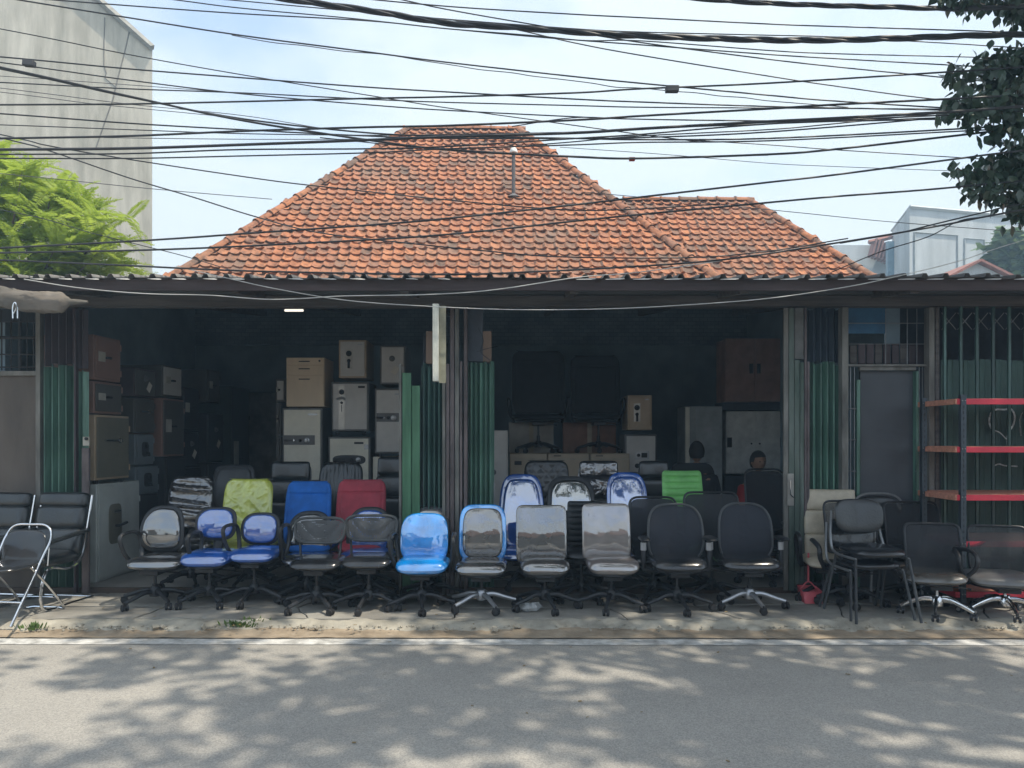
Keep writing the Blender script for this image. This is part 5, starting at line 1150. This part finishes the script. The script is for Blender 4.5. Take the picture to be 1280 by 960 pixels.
# feathery tree behind the canopy at left
def frond(n_=15, L_=.55, w_=.105, droop=.18):
    mb = MB(); pts = [(L_*t, 0, -droop*t*t) for t in [k/6 for k in range(7)]]; mb.tube(pts, .004, 3)
    for k in range(1, n_+1):
        t = k/n_; x = L_*t; z = -droop*t*t; l = w_*(sin(pi*(.12+.86*t))**.5)
        for s_ in (-1, 1):
            r_ = random.uniform(-.01,.02); x2 = x+l*.35
            mb.add([(x,0,z),(x+l*.02,s_*l*.5,z+.004+r_),(x2,s_*l,z-.012+r_),(x+l*.48,s_*l*.5,z+r_)], [(0,1,2,3)])
    return mb
fr_me = [frond(17+k, .46+.06*k, .092+.010*(k % 3), .08+.06*k) for k in range(4)]
fr_mesh = [f.mesh('frond', LFL, False) for f in fr_me]
def ltree():
    D0 = 10.3; root = thing('feathery_tree', 'bright green feathery leaved tree rising behind the canopy at left', 'tree', (PX(-60,D0), D0+.6, 0))
    inv = Vector(root.location); tr = MB(); stuff = MB(); cnt = 0
    base = Vector((0,0,0)); fork = Vector((.2,0,2.9)); tr.tube(catmull([base, Vector((.06,.05,1.6)), fork],5), [.13-.006*i for i in range(11)], 8)
    tips = []
    for (px, py, dd) in ((20,182,.2),(60,200,-.2),(95,228,0),(122,245,.3),(150,262,-.1),(165,285,.1),(158,300,-.2),(130,312,.2),(100,300,-.4),(70,290,-.2),(40,270,.2),(10,250,-.3),(0,215,.3),(30,235,.4),(70,245,.5),(110,275,.5),(90,325,-.1),(60,330,-.3),(30,318,-.4),(0,300,-.2),(140,335,.2),(-30,260,0),(-40,210,.2),(-50,310,.2),(50,215,.5),(115,332,.4),(20,340,.2),(-20,180,.3),(5,275,.5),(85,262,-.3),(125,290,-.3),(50,300,.3),(0,190,0),(40,195,.1),(75,218,.3),(135,270,.3)):
        p = P(px-32, py+12, D0+dd)-inv; tips.append(p)
        mid = fork.lerp(p, .5)+Vector((random.uniform(-.2,.2), random.uniform(-.2,.2), .05)); pts = catmull([fork, mid, p], 4); tr.tube(pts, [.034-.0035*i for i in range(9)], 5)
    tips_all = [(t, 10) for t in tips]+[(t+Vector((random.uniform(-.5,.35),random.uniform(-.1,.9),random.uniform(-.45,.35))), 8) for t in tips for _ in range(2)]
    for t, n_ in tips_all:
        if t.z+0 < 3.1-.35: pass
        for k in range(n_):
            a = 2*pi*k/n_+random.uniform(-.3,.3); el = random.uniform(-.5,.95)
            M = Matrix.Translation(t+Vector((random.uniform(-.04,.04),0,random.uniform(-.06,.06)))) @ Matrix.Rotation(a, 4, 'Z') @ Matrix.Rotation(-el, 4, 'Y') @ Matrix.Rotation(random.uniform(-.5,.5), 4, 'X') @ Matrix.Scale(random.uniform(.7,1.05), 4)
            i = random.randrange(4)
            if cnt < 300 and t.y+inv.y < D0+.55:
                o = bpy.data.objects.new('frond', fr_mesh[i]); o.matrix_basis = M; link(o, root); cnt += 1
            else: stuff.add(fr_me[i].v, fr_me[i].f, M)
    obj('trunk', tr, BARK, root)
    tag(obj('crown', stuff, LFL, root, smooth=False), kind='stuff')
ltree()
# broad leaved street tree: stands beside the camera, its crown shades the road
def leaf_geo(L_=.13, w_=.045):
    return [(0,0,0),(w_*.8,L_*.3,.006),(w_,L_*.55,.0),(0,L_,-.02),(-w_,L_*.55,.0),(-w_*.8,L_*.3,.006),(0,L_*.5,-.008)], [(0,1,6),(1,2,6),(2,3,6),(3,4,6),(4,5,6),(5,0,6)]
lv, lf = leaf_geo(); lm_ = MB(); lm_.add(lv, lf); leaf_me = lm_.mesh('leaf', LFR, True, 80)
def rtree():
    root = thing('street_tree', 'dark broad leaved tree whose branches hang in at the upper right corner', 'tree', (6.9, 1.2, 0)); inv = Vector(root.location)
    tr = MB(); tr.tube(catmull([(0,0,0),(-.1,.05,1.8),(-.05,.15,3.6),(-.3,.3,5.0)],6), [.30-.008*i for i in range(19)], 12)
    fork = Vector((-.3,.3,5.0)); stuff = MB(); cnt = 0
    # big limbs into the crown
    lim = []
    for k in range(26):
        a = random.uniform(0, 6.28); r_ = random.uniform(1.2, 4.2); c = Vector((-1.6+cos(a)*r_*1.15, .2+sin(a)*r_*.85, random.uniform(8.4, 10.6)))
        tr.tube(catmull([fork, fork.lerp(c,.5)+Vector((0,0,.4)), c], 4), [.11-.011*i for i in range(9)], 6); lim.append(c)
    clumps = []
    for k in range(600):
        a = random.uniform(0, 6.28); r_ = math.sqrt(random.random()); x = 6.5+cos(a)*r_*7.2; y = .9+sin(a)*r_*5.7; z = 9.6+random.uniform(-1,1)*1.5*math.sqrt(max(.05,1-r_*r_))+.25*sin(x*2)
        # keep the crown out of the picture above the road
        if y > .3 and z < EYE+.64*y+.5: z = EYE+.64*y+.5+random.random()*.4
        if z > 12: continue
        if mnoise.noise(Vector((x*.42, y*.55, 4.2))) > .23: continue
        clumps.append(Vector((x, y, z)))
    for c in clumps:
        n_ = random.randint(52, 85); R_ = random.uniform(.35,.62)
        for _ in range(n_):
            d = Vector((random.gauss(0,1), random.gauss(0,1), random.gauss(0,.6))); d = d.normalized()*R_*random.random()**.4
            M = Matrix.Translation(c-inv+d) @ Matrix.Rotation(random.uniform(0,6.28), 4, 'Z') @ Matrix.Rotation(random.uniform(-1.2,.2), 4, 'X') @ Matrix.Rotation(random.uniform(-.6,.6), 4, 'Y') @ Matrix.Scale(random.uniform(.9,1.5), 4)
            stuff.add(lv, lf, M)
    # drooping boughs seen at the corner
    D0 = 6.0
    boughs = [(1300,75,1190,92),(1300,100,1182,132),(1300,120,1205,148),(1310,70,1232,72),(1310,140,1240,165),(1310,90,1225,110),(1320,110,1255,130),(1320,160,1262,185),(1310,215,1196,212),(1310,205,1225,205),(1320,225,1215,238),(1320,235,1255,255),(1320,250,1272,270),(1320,210,1260,212),(1300,-25,1210,4),(1300,-20,1180,-6),(1320,0,1262,12),(1330,60,1268,80),(1330,195,1278,200),(1330,10,1275,18)]
    hub = P(1420, 40, 5.2)-inv; tr.tube(catmull([fork, (fork+hub)/2+Vector((0,0,.3)), hub], 4), [.08-.005*i for i in range(9)], 6)
    for bi, (a, b, c, d_) in enumerate(boughs):
        dd = random.uniform(-.35, .35); p0 = P(a, b, D0+dd)-inv; p1 = P(c, d_, D0+dd)-inv
        tr.tube(catmull([hub, p0, p1], 4), [.02-.0018*i for i in range(9)], 5)
        ln_ = int(70+(p1-p0).length*120)
        for k in range(ln_):
            t = random.random()**.7; p = p0.lerp(p1, t); R_ = .135*(1-.3*t)
            off = Vector((random.gauss(0,R_*.55), random.gauss(0,R_*.6), random.gauss(0,R_*.5)))
            M = Matrix.Translation(p+off) @ Matrix.Rotation(random.uniform(0,6.28), 4, 'Z') @ Matrix.Rotation(random.uniform(-1.5,-.2), 4, 'X') @ Matrix.Rotation(random.uniform(-.7,.7), 4, 'Y') @ Matrix.Scale(random.uniform(.5,.8), 4)
            if cnt < 300 and k % 8 == 0:
                o = bpy.data.objects.new('leaf', leaf_me); o.matrix_basis = M; link(o, root); cnt += 1
            else: stuff.add(lv, lf, M)
    obj('trunk', tr, BARK, root); tag(obj('crown', stuff, LFR, root), kind='stuff')
rtree()
# hazy far tree at the right edge
def btree(label, px, py, rpx, D, n_=2600):
    c = P(px, py, D); root = thing('leafy_tree', label, 'tree', (c.x, D, 0), 0); R_ = rpx*D/F; st = MB()
    obj('trunk', MB().tube([(0,0,0),(0,0,c.z)], [.3,.12], 8), BARK, root)
    cl = [Vector((random.gauss(0,.45), random.gauss(0,.4), random.gauss(0,.4)))*R_ for _ in range(34)]
    for k in range(n_):
        q = random.choice(cl)+Vector((random.gauss(0,.2), random.gauss(0,.2), random.gauss(0,.16)))*R_; s = .16
        M = Matrix.Translation(Vector((0,0,c.z))+q) @ Matrix.Rotation(random.uniform(0,6.28),4,'Z') @ Matrix.Rotation(random.uniform(-1,1),4,'X')
        st.add([(-s,-s*.6,0),(s,-s*.6,0),(s*.6,s,0),(-s*.5,s*.7,0)], [(0,1,2,3)], M)
    tag(obj('crown', st, LFB, root, smooth=False), kind='stuff')
btree('pale green bushy tree far behind at the right edge below the dark branches', 1285, 318, 42, 28)
# low building across the street behind the camera (mirrored in the shiny chair backs)
ob_ = thing('opposite_house', 'low gabled house across the street behind the viewer', 'house', (0, -7.5, 0))
obj('wall', MB().bx(-7, 6, -6, 0, 0, 3.4), mat('opposite_plaster', (.30,.28,.25), .9), ob_)
q = MB(); q.add([(-7.5,.5,3.2),(6.5,.5,3.2),(3.4,-3,5.6),(-4.4,-3,5.6),(-7.5,-6.5,3.2),(6.5,-6.5,3.2)], [(0,1,2,3),(1,5,2),(5,4,3,2),(4,0,3),(0,4,5,1)])
obj('roof', q, mat('opposite_roof', (.14,.08,.06), .9), ob_, smooth=False)

# ============================================================ OVERHEAD CABLES
CBL = mat('cable_black', (.028,.030,.036), .5); CBG = mat('cable_grey', (.10,.10,.11), .6); CBW = mat('cable_pale', (.50,.50,.48), .5)
GW = 'overhead cables crossing the sky'
def wire(label, pts, D, r=.0042, m=CBL, twist=0, slope=0, cat='cable'):
    r = r*(1.22 if m != CBW else .9)
    pts = list(pts)
    if pts[0][0] <= 5:
        a, b = pts[0], pts[1]; k = (b[1]-a[1])/(b[0]-a[0]); pts.insert(0, (-330, a[1]-k*(330+a[0])*.9))
    if pts[-1][0] >= 1270:
        a, b = pts[-2], pts[-1]; k = (b[1]-a[1])/(b[0]-a[0]); pts.append((1620, b[1]+k*(1620-b[0])*.9))
    if pts[0][1] <= 0 and pts[0][0] > 5:
        a, b = pts[0], pts[1]; k = (b[1]-a[1])/(b[0]-a[0]); pts.insert(0, (a[0]-260, a[1]-k*260))
    w3 = [P(x, y, D+slope*(x-640)/640) for x, y in pts]; c = catmull(w3, 10)
    x0 = c[0].copy(); rel = [p-x0 for p in c]
    o = thing('cable', label, cat, x0, 0, GW) if twist else None
    if twist:
        L_ = 0; acc = [0]
        for i in range(1, len(rel)): L_ += (rel[i]-rel[i-1]).length; acc.append(L_)
        # resample finely and wind the strands
        fine = []; 
        for i in range(len(rel)-1):
            for k in range(4): fine.append((rel[i].lerp(rel[i+1], k/4), acc[i]+(acc[i+1]-acc[i])*k/4))
        for s_ in range(twist):
            obj('strand', MB().tube([p+Vector((0, cos(l*6.5+s_*2*pi/twist), sin(l*6.5+s_*2*pi/twist)))*r*1.05 for p, l in fine], r, 6), m, o)
        return o
    o = obj('cable', MB().tube(rel, r, 6), m, loc=x0); return tag(o, label, cat, GW)
wire('twisted thick cable at the very top right of the sky', [(858,-3),(910,1),(960,4),(1040,7),(1120,9),(1200,11),(1280,8)], 5.7, .008, twist=3)
wire('heavy twisted cable bundle sagging from top left to upper right', [(345,-3),(460,13),(560,29),(640,34),(720,40),(800,45),(960,50),(1040,50),(1120,48),(1200,45),(1280,43)], 5.8, .010, twist=3)
wire('thick black cable falling from upper left to the ridge, rising to the right tree', [(0,84),(160,120),(300,150),(460,175),(560,187),(720,196),(800,198),(960,193),(1040,187),(1200,169),(1280,160)], 5.9, .007)
wire('doubled black cable riding along the thick falling one', [(0,86),(160,121),(300,148),(460,166),(560,170),(720,173),(800,174.5),(960,173),(1200,161),(1280,155)], 6.05, .0055)
wire('very thick horizontal black cable level with the roof ridge', [(0,187),(160,185.5),(300,181),(460,175),(560,171),(720,166),(800,161),(960,152),(1040,148),(1200,139),(1280,133)], 5.5, .0085)
wire('thick horizontal black cable just above the ridge level one', [(0,173),(160,170),(300,164),(460,159),(560,157),(720,150),(800,145),(960,136),(1040,131),(1200,123),(1280,119)], 5.6, .0065)
wire('thin black cable leaving the top edge nearest the left corner', [(30,-3),(160,7),(300,17),(460,26),(560,36),(672,45),(720,50),(800,56),(960,68),(1040,73),(1200,82),(1280,86)], 6.2)
wire('straight black cable with a wavy companion, falling from top left', [(12,-2),(160,22),(300,44),(460,65),(560,78),(720,96),(800,104),(960,119),(1040,126),(1200,136),(1280,140)], 6.3, .005)
wire('thin wavy grey cable wound under the straight one', [(290,44),(340,53),(380,57),(430,64),(480,68),(530,76),(570,82),(600,87),(640,91),(665,95),(700,99),(740,104),(770,109),(800,110),(840,114),(870,116),(900,120),(930,122),(960,126),(1010,130),(1060,134)], 6.32, .003, CBG)
wire('thin cable falling straight from left edge below the top corner', [(0,36),(160,68),(300,93),(460,119),(560,135),(720,157),(800,168),(880,178)], 6.7, .0038)
w1_ = wire('thin cable carrying a grey splice box at far left', [(0,71),(160,86),(300,97),(460,109),(560,115),(720,124),(800,127.5),(960,133),(1200,138),(1280,140)], 6.1, .0048)
SPL = mat('splice_box', (.06,.06,.065), .6)
obj('splice_box', MB().box(P(36.5,79.5,6.1)-w1_.location, (.09,.05,.045), ry=.08), SPL, w1_, bevel=.004)
wire('thin cable just beneath the left splice box', [(0,78),(160,100),(300,117),(460,131),(560,138),(720,146),(800,149),(960,151),(1200,149),(1280,148)], 6.15)
wire('thin cable running nearly level, third below the left splice box', [(0,103),(160,111),(300,116),(460,124),(560,128),(720,132),(800,134),(960,135),(1280,137)], 6.25, .0042)
w2_ = wire('cable rising gently to the right with a grey splice box right of centre', [(0,131),(160,130),(300,127),(460,123),(560,121),(720,116),(800,111),(960,104),(1200,89),(1280,84)], 5.75, .0055)
obj('splice_box', MB().box(P(840,111.5,5.72)-w2_.location, (.10,.05,.045)), SPL, w2_, bevel=.004)
wire('cable sagging across the roof ridge top from the left edge', [(0,142),(160,154),(300,162),(460,170),(560,173),(720,173),(800,172),(960,165),(1200,145),(1280,138)], 5.95, .0048)
wire('thin cable between the two thick ones left of the ridge', [(0,156),(160,162),(300,167),(460,169),(560,168),(720,165),(800,161),(960,155),(1200,146)], 6.4, .0036)
wire('black cable just under the ridge level thick one', [(0,193),(160,192),(300,187),(460,186),(560,183),(720,173),(800,168),(960,155),(1200,143),(1280,139)], 5.65, .0048)
w6_ = wire('lowest of the near level cables, crossing below the ridge', [(0,198),(160,198),(300,195),(460,191),(560,186),(720,181),(800,178),(960,176),(1200,164),(1280,160)], 5.7, .0044)
w7_ = wire('thin cable holding a small red clip right of the ridge', [(400,172),(560,188),(640,193),(720,196.5),(790,198),(880,196),(960,194)], 6.0, .0035)
obj('red_clip', MB().box(P(790,199,6.0)-w7_.location, (.045,.03,.025)), mat('red_clip', (.4,.05,.03), .6), w7_)
wire('cable falling from the left edge over the tree to the roof face', [(0,168),(60,182),(160,199),(320,223),(400,233),(560,250),(700,262),(780,262),(900,255)], 6.5, .0045)
wire('steeper cable falling from left over tree, sky and roof face', [(0,172),(60,188),(160,222),(240,246),(320,271),(400,291),(520,305),(600,313),(700,321),(860,322),(960,314),(1060,298)], 6.4, .0048)
wire('very thin cable behind the feathery tree top', [(0,217),(190,236),(340,249)], 7.0, .003, CBG)
wire('very thin slack cable low over the feathery tree', [(0,262),(60,275),(110,290),(170,305),(230,320),(290,338)], 7.0, .0035)
wire('thick cable rising from the tree across the roof face to upper right', [(0,310),(190,300),(320,291),(480,280),(560,273),(700,258),(830,243),(960,228),(1040,219),(1200,198),(1280,188)], 5.5, .006)
wire('cable just below it crossing the roof face to the dark branches', [(0,316),(200,312),(400,303),(560,293),(760,272),(920,257),(1040,246),(1160,237),(1280,226)], 5.6, .006)
wire('lowest black cable crossing the whole roof face above the canopy', [(0,325),(140,331),(320,339),(560,343),(680,339),(760,335),(900,325),(1050,303),(1170,283),(1280,262)], 5.6, .006)
wire('thin cable joining the roof corner to the right edge above the pale building', [(1050,304),(1120,292),(1165,281),(1240,263),(1280,254)], 5.9, .005)
wire('slack cable below it dropping over the pale building', [(1040,340),(1100,315),(1160,296),(1200,276),(1240,270),(1280,262)], 6.3, .004)
wire('pale cable hanging under the canopy fascia in two shallow arcs', [(30,349),(100,360),(180,367),(260,369),(330,374),(380,373),(430,370),(540,368),(620,362),(720,347),(800,340),(900,326),(1000,310)], 5.95, .0045, CBW)
wire('second pale cable sagging below the canopy from roof left to far right', [(220,333),(290,349),(345,361),(430,375),(520,382),(640,387),(760,386),(860,381),(960,373),(1050,360),(1110,348),(1200,326),(1280,300)], 5.85, .004, CBW)
wire('thin black cable entering the top edge right of the heavy bundle start', [(390,-8),(560,8),(720,18),(800,22),(960,30),(1040,33),(1200,38),(1280,41)], 6.1, .0042)
wire('cable from the top edge falling steeply across the bundle to the right tree', [(490,-3),(560,12),(680,33),(800,53),(960,74),(1040,83),(1140,93),(1280,106)], 6.2, .0042)
wire('steepest thin cable on the right half of the sky', [(560,24),(640,36),(720,54),(800,69),(960,95),(1040,107),(1160,123),(1280,133)], 6.45, .0042)
wire('thin cable shadowing the heavy bundle on its upper side', [(265,-2),(300,1),(420,12),(560,24),(720,36),(800,40),(960,44),(1040,46),(1200,55),(1280,60)], 6.5, .0038)
wire('thin cable second from the top edge left of the bundle', [(205,-2),(300,10),(440,23),(560,36),(720,50),(800,51),(960,63),(1040,67),(1200,71),(1280,73)], 6.6, .004)
wire('hair thin grey cable crossing under the left thick falling one', [(0,95),(160,106),(300,116),(460,124)], 6.9, .0025, CBG)
wire('hair thin grey cable over the concrete building centre', [(0,110),(160,130),(300,144),(400,160)], 6.9, .0028, CBG)
wire('hair thin grey cable low over the concrete building', [(0,115),(110,129),(180,136),(300,148),(420,163)], 7.0, .0028, CBG)
wire('thin level cable left of the ridge between thick ones', [(130,172),(300,174),(460,174)], 6.8, .003, CBG)
wire('faint grey cable right of the ridge below the thick ones', [(700,184),(830,193),(960,204),(1040,208),(1200,214),(1280,217)], 7.0, .0024, CBG)
wire('thin cable slipping from the right thick cable toward the right tree', [(860,175),(960,181),(1040,187),(1200,197),(1280,202)], 6.6, .0034)
wire('faint cable behind the wing roof and pale building', [(730,240),(860,252),(1000,266),(1110,277),(1280,290)], 7.2, .0028, CBG)
wire('pair cable rising from ridge right toward the tree branches', [(660,182),(720,177),(800,170),(960,162),(1040,155),(1160,143),(1280,132)], 6.3, .0042)
wire('upper right thin cable ending in the leaves above the bundle of four', [(640,158),(720,147),(800,149),(960,151),(1040,152),(1180,149),(1280,148)], 6.35, .0036)

# thin tropical haze before the far buildings, added also to lift the shadows blue
hz = obj('haze', MB().bx(-75, 75, -30, 62, -1.1, 24), None); hz['kind'] = 'stuff'
hm = bpy.data.materials.new('haze_air'); hm.use_nodes = True; ht = hm.node_tree; ht.nodes.clear()
ho = ht.nodes.new('ShaderNodeOutputMaterial'); hv = ht.nodes.new('ShaderNodeVolumePrincipled'); hv.inputs['Color'].default_value = (.52,.78,1,1); hv.inputs['Density'].default_value = .006
hv.inputs['Anisotropy'].default_value = .2
ht.links.new(hv.outputs[0], ho.inputs['Volume']); hz.data.materials.append(hm)
